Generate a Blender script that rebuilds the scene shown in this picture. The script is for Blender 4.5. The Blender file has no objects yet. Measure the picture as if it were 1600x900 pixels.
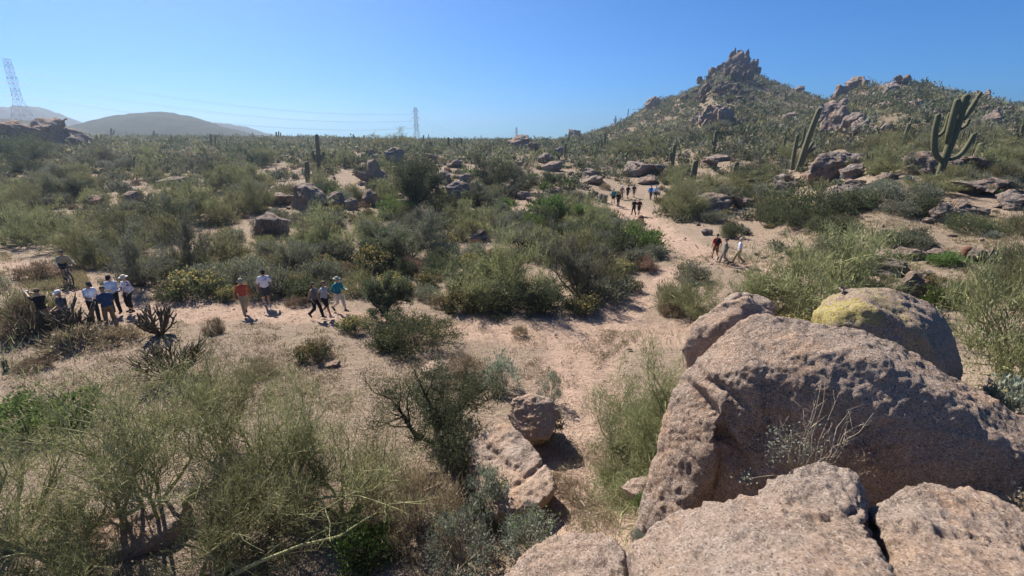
import bpy, bmesh, math, random
import numpy as np
from mathutils import Vector, Matrix

S = bpy.context.scene
COL = S.collection
R = math.radians
rng = np.random.default_rng(7)
random.seed(7)

# ------------------------------------------------------------------ camera, sky, sun, exposure
ZC = 7.8                      # eye height above the trail
FPX = 760.0                   # focal length in photograph pixels (1600 wide)
PITCH = R(17.0)
CP, SP = math.cos(PITCH), math.sin(PITCH)
cam_data = bpy.data.cameras.new("camera")
cam_data.sensor_width = 36.0
cam_data.lens = FPX / 1600.0 * 36.0
cam_data.clip_start = 0.05
cam_data.clip_end = 30000.0
cam = bpy.data.objects.new("camera", cam_data)
COL.objects.link(cam)
cam.location = (0, 0, ZC)
cam.rotation_euler = (R(90) - PITCH, 0, 0)
S.camera = cam

SUN_EL, SUN_AZ = R(46.0), R(-37.0)      # azimuth measured from +Y towards +X
world = bpy.data.worlds.new("World")
S.world = world
world.use_nodes = True
wn = world.node_tree.nodes
wl = world.node_tree.links
wn.clear()
wo = wn.new("ShaderNodeOutputWorld")
bgn = wn.new("ShaderNodeBackground")
sky = wn.new("ShaderNodeTexSky")
sky.sky_type = 'NISHITA'
sky.sun_disc = False
sky.sun_elevation = SUN_EL
sky.sun_rotation = SUN_AZ
sky.altitude = 1500
sky.air_density = 1.0
sky.dust_density = 0.05
sky.ozone_density = 6.0
tint = wn.new("ShaderNodeMix"); tint.data_type = 'RGBA'; tint.blend_type = 'MULTIPLY'
tint.inputs[0].default_value = 1.0
tint.inputs[7].default_value = (.36, .755, 1.10, 1)      # the deep clear desert blue
wl.new(sky.outputs[0], tint.inputs[6])
wl.new(tint.outputs[2], bgn.inputs[0])
wl.new(bgn.outputs[0], wo.inputs[0])
bgn.inputs[1].default_value = 0.056
sun_d = bpy.data.lights.new("sun", 'SUN')
sun_d.energy = 5.0
sun_d.angle = R(0.5)
sun_d.color = (1.0, 0.93, 0.83)
sun = bpy.data.objects.new("sun", sun_d)
COL.objects.link(sun)
sdir = Vector((math.sin(SUN_AZ) * math.cos(SUN_EL), math.cos(SUN_AZ) * math.cos(SUN_EL), math.sin(SUN_EL)))
sun.rotation_euler = sdir.to_track_quat('Z', 'Y').to_euler()
sun.location = (0, 0, 60)
S.view_settings.view_transform = 'Standard'
S.view_settings.look = 'None'
S.view_settings.exposure = 1.05
S.view_settings.gamma = 1.0

# ------------------------------------------------------------------ small helpers
def hash3(ix, iy, iz):
    h = (ix.astype(np.int64) * 374761393 + iy.astype(np.int64) * 668265263 + iz.astype(np.int64) * 1440662683) & 0xFFFFFFFF
    h = ((h ^ (h >> 13)) * 1274126177) & 0xFFFFFFFF
    h = h ^ (h >> 16)
    return h.astype(np.float64) / 4294967295.0

def vnoise(P):
    i = np.floor(P).astype(np.int64)
    f = P - i
    f = f * f * f * (f * (f * 6 - 15) + 10)
    out = 0
    for dx in (0, 1):
        wx = f[:, 0] if dx else 1 - f[:, 0]
        for dy in (0, 1):
            wy = f[:, 1] if dy else 1 - f[:, 1]
            for dz in (0, 1):
                wz = f[:, 2] if dz else 1 - f[:, 2]
                out = out + wx * wy * wz * hash3(i[:, 0] + dx, i[:, 1] + dy, i[:, 2] + dz)
    return out * 2 - 1

def fbm(P, scale=1.0, octv=4, gain=0.5, seed=0.0):
    P = np.asarray(P, float) * scale + seed * 17.31
    a, t, s = 1.0, 0.0, 0.0
    for _ in range(octv):
        t = t + a * vnoise(P)
        s += a
        a *= gain
        P = P * 2.03 + 5.7
    return t / s

def sstep(a, b, x):
    t = np.clip((x - a) / (b - a), 0, 1)
    return t * t * (3 - 2 * t)

def make_mesh(name, V, faces, smooth=True, attr=None):
    """faces: list of (int array (n,k), material index)"""
    me = bpy.data.meshes.new(name)
    V = np.asarray(V, np.float32).reshape(-1, 3)
    me.vertices.add(len(V))
    me.vertices.foreach_set("co", V.ravel())
    faces = [(np.asarray(f, np.int32), m) for f, m in faces if len(f)]
    nl = sum(f.size for f, _ in faces)
    npoly = sum(len(f) for f, _ in faces)
    me.loops.add(nl)
    me.polygons.add(npoly)
    li = np.concatenate([f.ravel() for f, _ in faces])
    tot = np.concatenate([np.full(len(f), f.shape[1], np.int32) for f, _ in faces])
    mi = np.concatenate([np.full(len(f), m, np.int32) for f, m in faces])
    st = np.concatenate([[0], np.cumsum(tot)[:-1]]).astype(np.int32)
    me.loops.foreach_set("vertex_index", li.astype(np.int32))
    me.polygons.foreach_set("loop_start", st)
    me.polygons.foreach_set("loop_total", tot)
    me.polygons.foreach_set("material_index", mi)
    me.polygons.foreach_set("use_smooth", np.full(npoly, bool(smooth)))
    if attr:
        for k, vals in attr.items():
            a = me.attributes.new(k, 'FLOAT', 'POINT')
            a.data.foreach_set("value", np.asarray(vals, np.float32))
    me.update(calc_edges=True)
    me.validate()
    return me

class Geo:
    """collects pieces of ONE object"""
    def __init__(self):
        self.V, self.F, self.n = [], [], 0
    def add(self, V, F, m=0):
        V = np.asarray(V, float).reshape(-1, 3)
        if len(F):
            self.F.append((np.asarray(F, np.int64) + self.n, m))
        self.V.append(V)
        self.n += len(V)
    def tris(self, c, a, s, m=0):
        """thin triangles: base centre c, tip vector a, half width vector s"""
        n = len(c)
        V = np.stack([c - s, c + s, c + a], 1).reshape(-1, 3)
        self.add(V, np.arange(3 * n).reshape(n, 3), m)
    def tube(self, pts, rad, sides=5, m=0, cap=True):
        pts = np.asarray(pts, float)
        n = len(pts)
        rad = np.broadcast_to(np.asarray(rad, float), (n,))
        t = np.gradient(pts, axis=0)
        t /= np.linalg.norm(t, axis=1, keepdims=True) + 1e-9
        ref = np.array([0, 0, 1.0]) if abs(t[0, 2]) < 0.9 else np.array([1.0, 0, 0])
        u = np.cross(t, ref)
        u /= np.linalg.norm(u, axis=1, keepdims=True) + 1e-9
        v = np.cross(t, u)
        ang = np.arange(sides) * 2 * math.pi / sides
        V = pts[:, None] + rad[:, None, None] * (u[:, None] * np.cos(ang)[None, :, None] + v[:, None] * np.sin(ang)[None, :, None])
        i = np.arange(n - 1)[:, None] * sides
        j = np.arange(sides)[None]
        k = (j + 1) % sides
        F = np.stack([i + j, i + k, i + sides + k, i + sides + j], -1).reshape(-1, 4)
        self.add(V.reshape(-1, 3), F, m)
        if cap:
            b = self.n - n * sides
            if sides == 4 or sides == 3:
                self.F.append((np.array([list(range(b + (n - 1) * sides, b + n * sides))]), m))
                self.F.append((np.array([list(range(b + sides - 1, b - 1, -1))]), m))
            else:
                self.F.append((np.array([list(range(b + (n - 1) * sides, b + n * sides))]), m))
                self.F.append((np.array([list(range(b + sides - 1, b - 1, -1))]), m))
    def box(self, c, size, rot=None, m=0):
        V = np.array([[x, y, z] for x in (-.5, .5) for y in (-.5, .5) for z in (-.5, .5)]) * np.asarray(size, float)
        if rot is not None:
            V = V @ np.array(rot).T
        F = [[0, 1, 3, 2], [4, 6, 7, 5], [0, 4, 5, 1], [2, 3, 7, 6], [0, 2, 6, 4], [1, 5, 7, 3]]
        self.add(V + np.asarray(c, float), F, m)
    def bar(self, a, b, w, m=0):
        self.tube([a, b], w * 0.7071, 4, m)
    def mesh(self, name, smooth=True):
        return make_mesh(name, np.concatenate(self.V), self.F, smooth)

def link(name, me, mats, parent=None, loc=None):
    o = bpy.data.objects.new(name, me)
    COL.objects.link(o)
    if mats is not None and not len(me.materials):
        for m in (mats if isinstance(mats, (list, tuple)) else [mats]):
            me.materials.append(m)
    if parent is not None:
        o.parent = parent
    if loc is not None:
        o.location = loc
    return o

def tag(o, label, cat, group=None, kind=None):
    if label: o["label"] = label
    if cat: o["category"] = cat
    if group: o["group"] = group
    if kind: o["kind"] = kind
    return o

def empty(name, loc, rz=0.0):
    o = bpy.data.objects.new(name, None)
    COL.objects.link(o)
    o.location = loc
    o.rotation_euler = (0, 0, rz)
    o.empty_display_size = 0.2
    return o

# ------------------------------------------------------------------ photograph pixel -> world ray, world -> pixel
def ray(px, py):
    X, yc = px - 800.0, py - 450.0
    Fw = FPX * CP - yc * SP
    return X / Fw, -(FPX * SP + yc * CP) / Fw        # x and z per metre of forward depth

def at(px, py, D):
    a, b = ray(px, py)
    return np.array([a * D, D, ZC + b * D])

def project(x, y, z):
    dz = z - ZC
    fw = y * CP - dz * SP
    up = y * SP + dz * CP
    return 800 + FPX * x / fw, 450 - FPX * up / fw

# ------------------------------------------------------------------ terrain height
DK = np.array([-20, 2, 4, 6, 8, 10, 14, 18, 22, 28, 36, 48, 62, 85, 120, 180, 250, 330, 500, 900], float)
UK = np.array([-1.9, -1.2, -0.6, 0.0, 0.25, 0.5, 0.8, 1.2, 1.9])
ZK = np.array([
 [.6, .6, .6, .6, .5, .5, .6, .8, .8, .8, .9, 1.4, 2.3, 4.2, 6.6, 7.6, 8.0, 6, 2, -8],
 [.6, .6, .6, .6, .5, .5, .6, .8, .8, .8, .9, 1.4, 2.3, 4.2, 6.6, 7.6, 8.0, 6, 2, -8],
 [.4, .4, .4, .3, .2, .2, .4, .5, .4, .4, .6, 1.2, 2.1, 3.7, 5.6, 7.1, 8.2, 6, 2, -8],
 [2.0, 2.0, 1.4, .6, .2, .1, .1, 0, 0, .1, .4, 1.0, 1.8, 3.2, 5.0, 6.0, 6.6, 5, 2, -8],
 [3.6, 3.6, 3.0, 1.7, .7, .2, .1, 0, 0, 0, 0, .1, 1.2, 3.4, 5.6, 6.6, 7.0, 6, 3, -8],
 [4.2, 4.2, 3.8, 2.9, 1.3, .4, .1, 0, 0, 0, .1, .6, 2.0, 4.4, 7, 8, 9, 8, 4, -8],
 [4.3, 4.3, 4.1, 3.4, 2.0, 1.2, .7, .8, 1.0, 1.7, 3.3, 5.2, 6.4, 8, 10, 12, 12, 10, 5, -8],
 [4.3, 4.3, 4.1, 3.4, 2.4, 1.6, 1.2, 1.3, 1.6, 2.6, 4.2, 6.0, 7.5, 9.5, 12, 14, 14, 12, 6, -8],
 [4.3, 4.3, 4.1, 3.4, 2.4, 1.6, 1.2, 1.3, 1.6, 2.6, 4.2, 6.0, 7.5, 9.5, 12, 14, 14, 12, 6, -8]])
# skyline of the hill: photograph x, y of the bare slope, distance of the crest
SKY = np.array([
 [840, 219, 300], [880, 213, 300], [940, 193, 295], [1000, 171, 290], [1043, 156, 286], [1064, 148, 284], [1075, 141, 283], [1092, 132, 282], [1104, 119, 281], [1113, 111, 280], [1132, 104, 280],
 [1158, 97, 280], [1180, 110, 280], [1198, 122, 278], [1217, 129, 276], [1236, 138, 272], [1265, 148, 262], [1290, 155, 245], [1315, 150, 215], [1345, 141, 200],
 [1370, 138, 195], [1405, 134, 190], [1450, 132, 185], [1500, 145, 180], [1540, 150, 178], [1570, 158, 176], [1600, 163, 175],
 [1700, 180, 172], [1900, 205, 170], [2300, 214, 170]], float)
SKU, SKR, SKZ = [], [], []
for px_, py_, Rr in SKY:
    a_, b_ = ray(px_, py_)
    SKU.append(a_); SKR.append(Rr); SKZ.append(ZC + b_ * Rr)
SKU, SKR, SKZ = map(np.array, (SKU, SKR, SKZ))

def cubic_idx(K, v):
    i = np.clip(np.searchsorted(K, v) - 1, 0, len(K) - 2)
    t = np.clip((v - K[i]) / (K[i + 1] - K[i]), 0, 1)
    return i, t

LDK = np.log(np.maximum(DK, 1.0))
def base_z(u, D):
    i, t = cubic_idx(LDK, np.log(np.maximum(D, 1.0)))
    j, s = cubic_idx(UK, u)
    s = s * s * (3 - 2 * s)
    return (ZK[j, i] * (1 - t) + ZK[j, i + 1] * t) * (1 - s) + (ZK[j + 1, i] * (1 - t) + ZK[j + 1, i + 1] * t) * s

def terrain(x, y, detail=True):
    x = np.asarray(x, float); y = np.asarray(y, float)
    D = np.maximum(y, 2.0)
    u = np.clip(x / np.maximum(y, 6.0), -1.9, 1.9)
    z = (base_z(u, D) + base_z(u, D * 1.07) + base_z(u, D / 1.07) + base_z(u + .03, D) + base_z(u - .03, D)) / 5
    Rr = np.interp(u, SKU, SKR)
    zr = np.interp(u, SKU, SKZ)
    z62 = base_z(u, np.full_like(D, 55.0))
    t = (D - 55.0) / (Rr - 55.0)
    tc = np.clip(t, 0, 1)
    prof = np.where(t <= 1, 0.45 * tc + 0.55 * tc ** 1.7, 1 - np.clip((t - 1) * 1.3, 0, 1.6) ** 1.2 * 0.9)
    hz = z62 + (zr - z62) * prof
    w = sstep(0.03, 0.30, u) * sstep(50, 95, D)
    hz = np.maximum(hz, -8)
    z = z * (1 - w) + np.maximum(hz, z * 0.4 * (D < Rr)) * w
    if detail:
        P = np.stack([x, y, np.zeros_like(x)], -1).reshape(-1, 3)
        n1 = fbm(P, 0.16, 3, seed=1).reshape(x.shape)
        n2 = fbm(P, 1.1, 3, seed=2).reshape(x.shape)
        n3 = fbm(P, 0.03, 3, seed=3).reshape(x.shape)
        z = z + n1 * 0.26 * sstep(5, 30, D) + n2 * 0.06 + n3 * 2.2 * sstep(60, 200, D) * (0.35 + w)
    return z

HD = np.concatenate([np.arange(5, 60, 0.25), np.arange(60, 340, 1.0)])
def ground(px, py, dmin=5.0):
    """first ground point seen at a photograph pixel"""
    a, b = ray(px, py)
    d = HD[HD >= dmin]
    zz = terrain(a * d, d) - (ZC + b * d)
    k = np.nonzero(zz >= 0)[0]
    if len(k) == 0:
        k = [int(np.argmax(zz))]
    k = k[0]
    D = d[k]
    if k > 0 and zz[k] > 0 and zz[k - 1] < 0:
        D = d[k - 1] + (d[k] - d[k - 1]) * (-zz[k - 1]) / (zz[k] - zz[k - 1])
    return np.array([a * D, D, float(terrain(np.array([a * D]), np.array([D]))[0])])

def ground_many(px, py):
    """the same for many pixels at once (near ground)"""
    a, b = ray(np.asarray(px, float), np.asarray(py, float))
    lo = np.full(len(a), 5.0); hi = np.full(len(a), 120.0); found = np.zeros(len(a), bool)
    prev = 5.0
    for d in np.exp(np.linspace(math.log(5.2), math.log(120), 46)):
        hit = (terrain(a * d, np.full(len(a), d), False) >= ZC + b * d) & ~found
        lo[hit] = prev; hi[hit] = d; found |= hit
        prev = d
    lo *= .97; hi *= 1.03
    for _ in range(9):
        m = (lo + hi) / 2
        up = terrain(a * m, m) >= ZC + b * m
        hi = np.where(up, m, hi); lo = np.where(up, lo, m)
    m = (lo + hi) / 2
    return np.stack([a * m, m, terrain(a * m, m)], -1)[found]

def gz(x, y):
    return float(terrain(np.array([x]), np.array([y]))[0])

def pxm(py, D):
    """metres per photograph pixel at a row and a forward depth"""
    return D / (FPX * CP - (py - 450.0) * SP)

def in_poly(px, py, poly):
    poly = np.asarray(poly, float)
    x0, y0 = poly[:, 0], poly[:, 1]
    x1, y1 = np.roll(x0, -1), np.roll(y0, -1)
    px = np.asarray(px, float)[:, None]; py = np.asarray(py, float)[:, None]
    c = ((y0 > py) != (y1 > py)) & (px < (x1 - x0) * (py - y0) / (y1 - y0 + 1e-9) + x0)
    return c.sum(1) % 2 == 1

# ------------------------------------------------------------------ materials
class NT:
    def __init__(self, name):
        self.m = bpy.data.materials.new(name)
        self.m.use_nodes = True
        self.t = self.m.node_tree
        self.t.nodes.clear()
        self.out = self.n("OutputMaterial")
    def n(self, kind, **kw):
        nd = self.t.nodes.new("ShaderNode" + kind)
        for k, v in kw.items():
            setattr(nd, k, v)
        return nd
    def l(self, a, b):
        self.t.links.new(a, b)
    def set(self, sock, v):
        if hasattr(v, "is_output"):
            self.l(v, sock)
        elif isinstance(v, (tuple, list)) and len(v) == 3 and sock.type == 'RGBA':
            sock.default_value = (*v, 1)
        else:
            sock.default_value = v
    def coord(self, kind="Object"):
        return self.n("TexCoord").outputs[kind]
    def noise(self, scale, detail=4, rough=0.55, vec=None, dist=0.0):
        nd = self.n("TexNoise")
        nd.inputs["Scale"].default_value = scale
        nd.inputs["Detail"].default_value = detail
        nd.inputs["Roughness"].default_value = rough
        nd.inputs["Distortion"].default_value = dist
        if vec is not None: self.l(vec, nd.inputs["Vector"])
        return nd.outputs["Fac"]
    def voro(self, scale, vec=None, out="Distance", feature='F1', rnd=1.0):
        nd = self.n("TexVoronoi", feature=feature)
        nd.inputs["Scale"].default_value = scale
        nd.inputs["Randomness"].default_value = rnd
        if vec is not None: self.l(vec, nd.inputs["Vector"])
        return nd.outputs[out]
    def ramp(self, fac, stops, interp='LINEAR'):
        nd = self.n("ValToRGB")
        cr = nd.color_ramp
        cr.interpolation = interp
        while len(cr.elements) < len(stops): cr.elements.new(0.5)
        for e, (p, c) in zip(cr.elements, stops):
            e.position = p
            e.color = (*c, 1) if isinstance(c, (tuple, list)) else (c, c, c, 1)
        self.l(fac, nd.inputs[0])
        return nd.outputs[0]
    def mix(self, fac, a, b, mode='MIX'):
        nd = self.n("Mix", data_type='RGBA', blend_type=mode)
        self.set(nd.inputs[0], fac)
        self.set(nd.inputs[6], a)
        self.set(nd.inputs[7], b)
        return nd.outputs[2]
    def math(self, op, a, b=0.0):
        nd = self.n("Math", operation=op)
        self.set(nd.inputs[0], a)
        self.set(nd.inputs[1], b)
        return nd.outputs[0]
    def maprange(self, v, a, b, c=0.0, d=1.0):
        nd = self.n("MapRange")
        self.set(nd.inputs[0], v)
        for i, q in enumerate((a, b, c, d)): nd.inputs[i + 1].default_value = q
        return nd.outputs[0]
    def bump(self, h, strength, dist, prev=None):
        nd = self.n("Bump")
        nd.inputs["Strength"].default_value = strength
        nd.inputs["Distance"].default_value = dist
        self.l(h, nd.inputs["Height"])
        if prev is not None: self.l(prev, nd.inputs["Normal"])
        return nd.outputs[0]
    def principled(self, col, rough=0.9, spec=0.2, normal=None, metal=0.0):
        b = self.n("BsdfPrincipled")
        self.set(b.inputs["Base Color"], col)
        self.set(b.inputs["Roughness"], rough)
        b.inputs["Specular IOR Level"].default_value = spec
        b.inputs["Metallic"].default_value = metal
        if normal is not None: self.l(normal, b.inputs["Normal"])
        self.l(b.outputs[0], self.out.inputs[0])
        return self.m
    def attr(self, name):
        nd = self.n("Attribute", attribute_name=name)
        return nd.outputs["Fac"]

def granite(name, warm, grey, dark, varnish=0.35, scale=1.0, lichen=None, fine=True):
    t = NT(name)
    geo = t.n("NewGeometry")
    co = geo.outputs["Position"]
    big = t.noise(0.7 * scale, 5, 0.6, co, 0.4)
    mid = t.noise(3.5 * scale, 5, 0.65, co, 0.3)
    col = t.mix(t.maprange(big, .35, .65), warm, grey)
    col = t.mix(t.maprange(mid, .42, .75), col, tuple(c * 0.62 for c in grey))
    vm = t.noise(1.3 * scale, 8, 0.78, co, 0.8)
    col = t.mix(t.math('MULTIPLY', t.maprange(vm, .50, .62), varnish), col, dark)
    om = t.noise(.55 * scale, 7, 0.72, co, 1.2)
    col = t.mix(t.maprange(om, .54, .64, 0, .55), col, tuple(min(1, c * k) for c, k in zip(warm, (1.12, .92, .68))))
    if lichen:
        ln = t.noise(1.3 * scale, 9, 0.8, co, 0.4)
        lz = t.n("SeparateXYZ"); t.l(co, lz.inputs[0])
        m_ = t.math('MULTIPLY', t.maprange(ln, .46, .50), t.maprange(lz.outputs[0], lichen[1], lichen[2], 1.0, 0.0))
        col = t.mix(t.math('MULTIPLY', m_, .9), col, lichen[0])
    nrm = None
    if fine:
        g1 = t.voro(78 * scale, co, "Color")
        g1b = t.n("SeparateColor"); t.l(g1, g1b.inputs[0])
        col = t.mix(t.maprange(g1b.outputs[0], .0, 1.0, 0.0, 0.75), col, t.ramp(g1b.outputs[1], [(0, (.04, .034, .03)), (.14, (.14, .10, .08)), (.36, (.42, .30, .22)), (.72, (.58, .45, .36)), (1, (.76, .66, .58))]))
        sp = t.noise(30 * scale, 5, 0.75, co)
        col = t.mix(t.maprange(sp, .60, .70, 0, .8), col, (.04, .034, .032))
        h1 = t.noise(5 * scale, 8, 0.72, co, 0.4)
        h2 = t.voro(38 * scale, co, "Distance")
        h3 = t.noise(24 * scale, 7, 0.8, co)
        nrm = t.bump(h1, 1.0, 0.06 / scale)
        nrm = t.bump(h2, 0.6, 0.025 / scale, nrm)
        nrm = t.bump(h3, 1.0, 0.05 / scale, nrm)
    else:
        h1 = t.noise(1.6 * scale, 8, 0.75, co, 0.4)
        cr = t.noise(.9 * scale, 3, 0.5, co, 1.5)
        crk = t.math('ABSOLUTE', t.math('SUBTRACT', cr, .5))
        col = t.mix(t.maprange(crk, 0.0, .018, .75, 0.0), col, (.05, .04, .035))
        nrm = t.bump(h1, 1.0, 0.35 / scale)
        nrm = t.bump(crk, 0.5, 0.4 / scale, nrm)
        sp = t.noise(14 * scale, 4, 0.7, co)
        col = t.mix(t.maprange(sp, .55, .75, 0, .5), col, (.06, .05, .045))
    return t.principled(col, 0.92, 0.15, nrm)

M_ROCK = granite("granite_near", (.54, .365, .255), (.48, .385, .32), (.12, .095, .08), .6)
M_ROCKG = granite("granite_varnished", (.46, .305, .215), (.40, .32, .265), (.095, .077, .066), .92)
M_ROCKL = granite("granite_lichen", (.36, .25, .18), (.33, .27, .22), (.10, .085, .07), .6, lichen=((.43, .37, .06), 5.6, 7.3))
M_ROCKM = granite("granite_far", (.36, .255, .195), (.31, .265, .235), (.12, .095, .08), .6, 0.5, fine=False)
M_ROCKP = granite("granite_peak", (.25, .175, .13), (.20, .16, .135), (.085, .07, .06), .75, 0.22, fine=False)

def foliage(name, c1, c2, transl=0.28, c3=None, rough=0.7):
    t = NT(name)
    oi = t.n("ObjectInfo")
    geo = t.n("NewGeometry")
    isl = geo.outputs["Random Per Island"]
    n1 = t.noise(2.2, 2, 0.5, geo.outputs["Position"])
    f = t.math('ADD', t.math('MULTIPLY', isl, .55), t.math('MULTIPLY', n1, .45))
    col = t.mix(t.maprange(f, .2, .8), c1, c2)
    if c3: col = t.mix(t.maprange(isl, .82, .95), col, c3)
    hv = t.n("HueSaturation")
    t.l(col, hv.inputs["Color"])
    t.l(t.maprange(oi.outputs["Random"], 0, 1, .72, 1.3), hv.inputs["Value"])
    t.l(t.maprange(oi.outputs["Random"], 0, 1, .485, .515), hv.inputs["Hue"])
    d = t.n("BsdfDiffuse"); tr = t.n("BsdfTranslucent"); mx = t.n("MixShader")
    gl = t.n("BsdfGlossy"); gl.inputs["Roughness"].default_value = 0.55; gl.inputs["Color"].default_value = (.5, .5, .5, 1)
    t.l(hv.outputs[0], d.inputs[0]); t.l(hv.outputs[0], tr.inputs[0])
    mx.inputs[0].default_value = transl
    t.l(d.outputs[0], mx.inputs[1]); t.l(tr.outputs[0], mx.inputs[2])
    m2 = t.n("MixShader"); m2.inputs[0].default_value = 0.03
    t.l(mx.outputs[0], m2.inputs[1]); t.l(gl.outputs[0], m2.inputs[2])
    t.l(m2.outputs[0], t.out.inputs[0])
    return t.m

F_OLIVE = foliage("foliage_olive", (.120, .122, .058), (.205, .198, .10), .42, (.27, .25, .14))
F_GREY = foliage("foliage_grey_green", (.115, .125, .085), (.195, .200, .140), .35, (.26, .25, .18))
F_DARK = foliage("foliage_dark_green", (.060, .075, .038), (.115, .125, .065), .32)
F_GREEN = foliage("foliage_bright_green", (.070, .115, .030), (.135, .19, .055), .42)
F_DRY = foliage("foliage_dry_brown", (.165, .125, .085), (.29, .225, .145), .3)
F_YEL = foliage("foliage_yellow_tips", (.24, .195, .075), (.38, .31, .12), .3)
F_SAGE = foliage("foliage_sage", (.17, .19, .145), (.28, .30, .235), .3)
F_STRAW = foliage("foliage_straw", (.28, .22, .13), (.42, .34, .21), .3)
F_ROSE = foliage("foliage_rose_dry", (.22, .14, .10), (.32, .21, .15), .3)
F_PALO = foliage("foliage_palo_verde", (.140, .150, .066), (.225, .228, .108), .42, (.32, .31, .17))

def solid(name, col, rough=0.85, spec=0.2, var=0.25, scale=9.0, metal=0.0, bump=0.0):
    t = NT(name)
    co = t.coord()
    n = t.noise(scale, 4, .6, co)
    c = t.mix(t.maprange(n, .3, .7), tuple(x * (1 - var) for x in col), tuple(min(1, x * (1 + var)) for x in col))
    nr = t.bump(n, bump, .01) if bump else None
    return t.principled(c, rough, spec, nr, metal)

B_BARK = solid("bark_grey_brown", (.13, .10, .075), .95, .1, .4, 14, bump=.6)
B_GREEN = solid("bark_yellow_green", (.30, .29, .14), .8, .2, .35, 9, bump=.3)
B_DARK = solid("bark_dark", (.06, .048, .038), .95, .1, .4, 14, bump=.6)
B_DRYW = solid("bark_bleached", (.34, .28, .21), .9, .1, .3, 14)
# ------------------------------------------------------------------ ground sheet
def seg_dist(P, pts):
    """distance of points P (n,2) to a polyline"""
    best = np.full(len(P), 1e9)
    for a, b in zip(pts[:-1], pts[1:]):
        ab = b - a
        t = np.clip(((P - a) @ ab) / (ab @ ab + 1e-9), 0, 1)
        best = np.minimum(best, np.linalg.norm(P - (a + t[:, None] * ab), axis=1))
    return best

def wline(pix):
    return np.array([ground(a, b)[:2] for a, b in pix])

def smooth_line(p, n=40):
    t = np.linspace(0, len(p) - 1, n)
    q = np.stack([np.interp(t, range(len(p)), p[:, k]) for k in range(2)], -1)
    for _ in range(4):
        q[1:-1] = (q[:-2] + 2 * q[1:-1] + q[2:]) / 4
    return q

TRAILS = [
 (smooth_line(wline([(-60, 408), (40, 412), (95, 438), (150, 470), (230, 487), (400, 484), (560, 497), (720, 512), (860, 521), (985, 521), (1080, 520)])), 1.15),
 (smooth_line(wline([(945, 312), (985, 328), (1020, 352), (1060, 378), (1105, 398), (1150, 412), (1230, 420), (1330, 432)])), 1.35),
 (smooth_line(wline([(1010, 440), (985, 470), (960, 495), (930, 515)])), .8),
 (smooth_line(wline([(930, 515), (905, 580), (905, 640), (925, 720), (965, 800)])), 1.5),
 (smooth_line(wline([(1090, 400), (1040, 425), (1010, 445)])), .7),
]
OPEN = [   # open ground without shrubs, photograph polygons
 [(-200, 505), (0, 505), (120, 520), (200, 498), (330, 468), (560, 470), (690, 492), (760, 500), (1010, 500), (1050, 560), (1000, 830), (940, 800), (890, 650), (800, 600), (700, 575), (600, 570), (480, 575), (330, 590), (220, 620), (-200, 640)],
 [(-200, 395), (0, 395), (75, 392), (140, 438), (240, 462), (240, 500), (120, 470), (0, 448), (-200, 448)],
 [(925, 300), (1015, 318), (1035, 340), (1105, 362), (1185, 385), (1190, 424), (1040, 405), (990, 352), (935, 320)],
 [(1000, 440), (1040, 428), (1060, 440), (1010, 505), (880, 505), (950, 485)],
 [(1300, 345), (1400, 320), (1475, 350), (1560, 360), (1600, 400), (1500, 430), (1420, 380), (1340, 400)],
 [(230, 395), (330, 330), (350, 395), (330, 430)],
 [(480, 290), (550, 262), (570, 270), (540, 300)],
]
def trail_mask(x, y):
    P = np.stack([x, y], -1)
    wob = fbm(np.stack([x, y, 0 * x], -1), .8, 3, seed=9) * .5
    m = np.zeros(len(P))
    for pts, w in TRAILS:
        d = seg_dist(P, pts) + wob
        m = np.maximum(m, 1 - sstep(w * .65, w * 1.35, d))
    return m

us = np.concatenate([np.linspace(-1.9, -1.25, 14)[:-1], np.linspace(-1.25, 1.25, 361), np.linspace(1.25, 1.9, 14)[1:]])
ds = np.concatenate([[-60, -30, -12, -4, 0], np.exp(np.linspace(math.log(1.5), math.log(330), 300)), [380, 450, 550, 700, 900, 1300, 1700]])
Ug, Dg = np.meshgrid(us, ds)
Wd = np.maximum(np.where(Dg < 0, 6 - Dg, Dg), 6.0)
GX, GY = Ug * Wd, Dg
GZ = terrain(GX.ravel(), GY.ravel()).reshape(GX.shape)
tm = trail_mask(GX.ravel(), GY.ravel()).reshape(GX.shape)
tm[ds < 6] = 0; tm[ds > 90] = 0
ruts = np.cos(fbm(np.stack([GX.ravel(), GY.ravel(), 0 * GX.ravel()], -1), .5, 2, seed=4).reshape(GX.shape) * 14) * .03
GZ = GZ - tm * (0.10 + ruts)
rows, cols = GX.shape
idx = np.arange(rows * cols).reshape(rows, cols)
quads = np.stack([idx[:-1, :-1], idx[:-1, 1:], idx[1:, 1:], idx[1:, :-1]], -1).reshape(-1, 4)
brushy = (sstep(60, 110, GY) * .9).ravel()
gm = make_mesh("ground", np.stack([GX, GY, GZ], -1).reshape(-1, 3), [(quads, 0)], True, {"trail": tm.ravel(), "brush": brushy})

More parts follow.
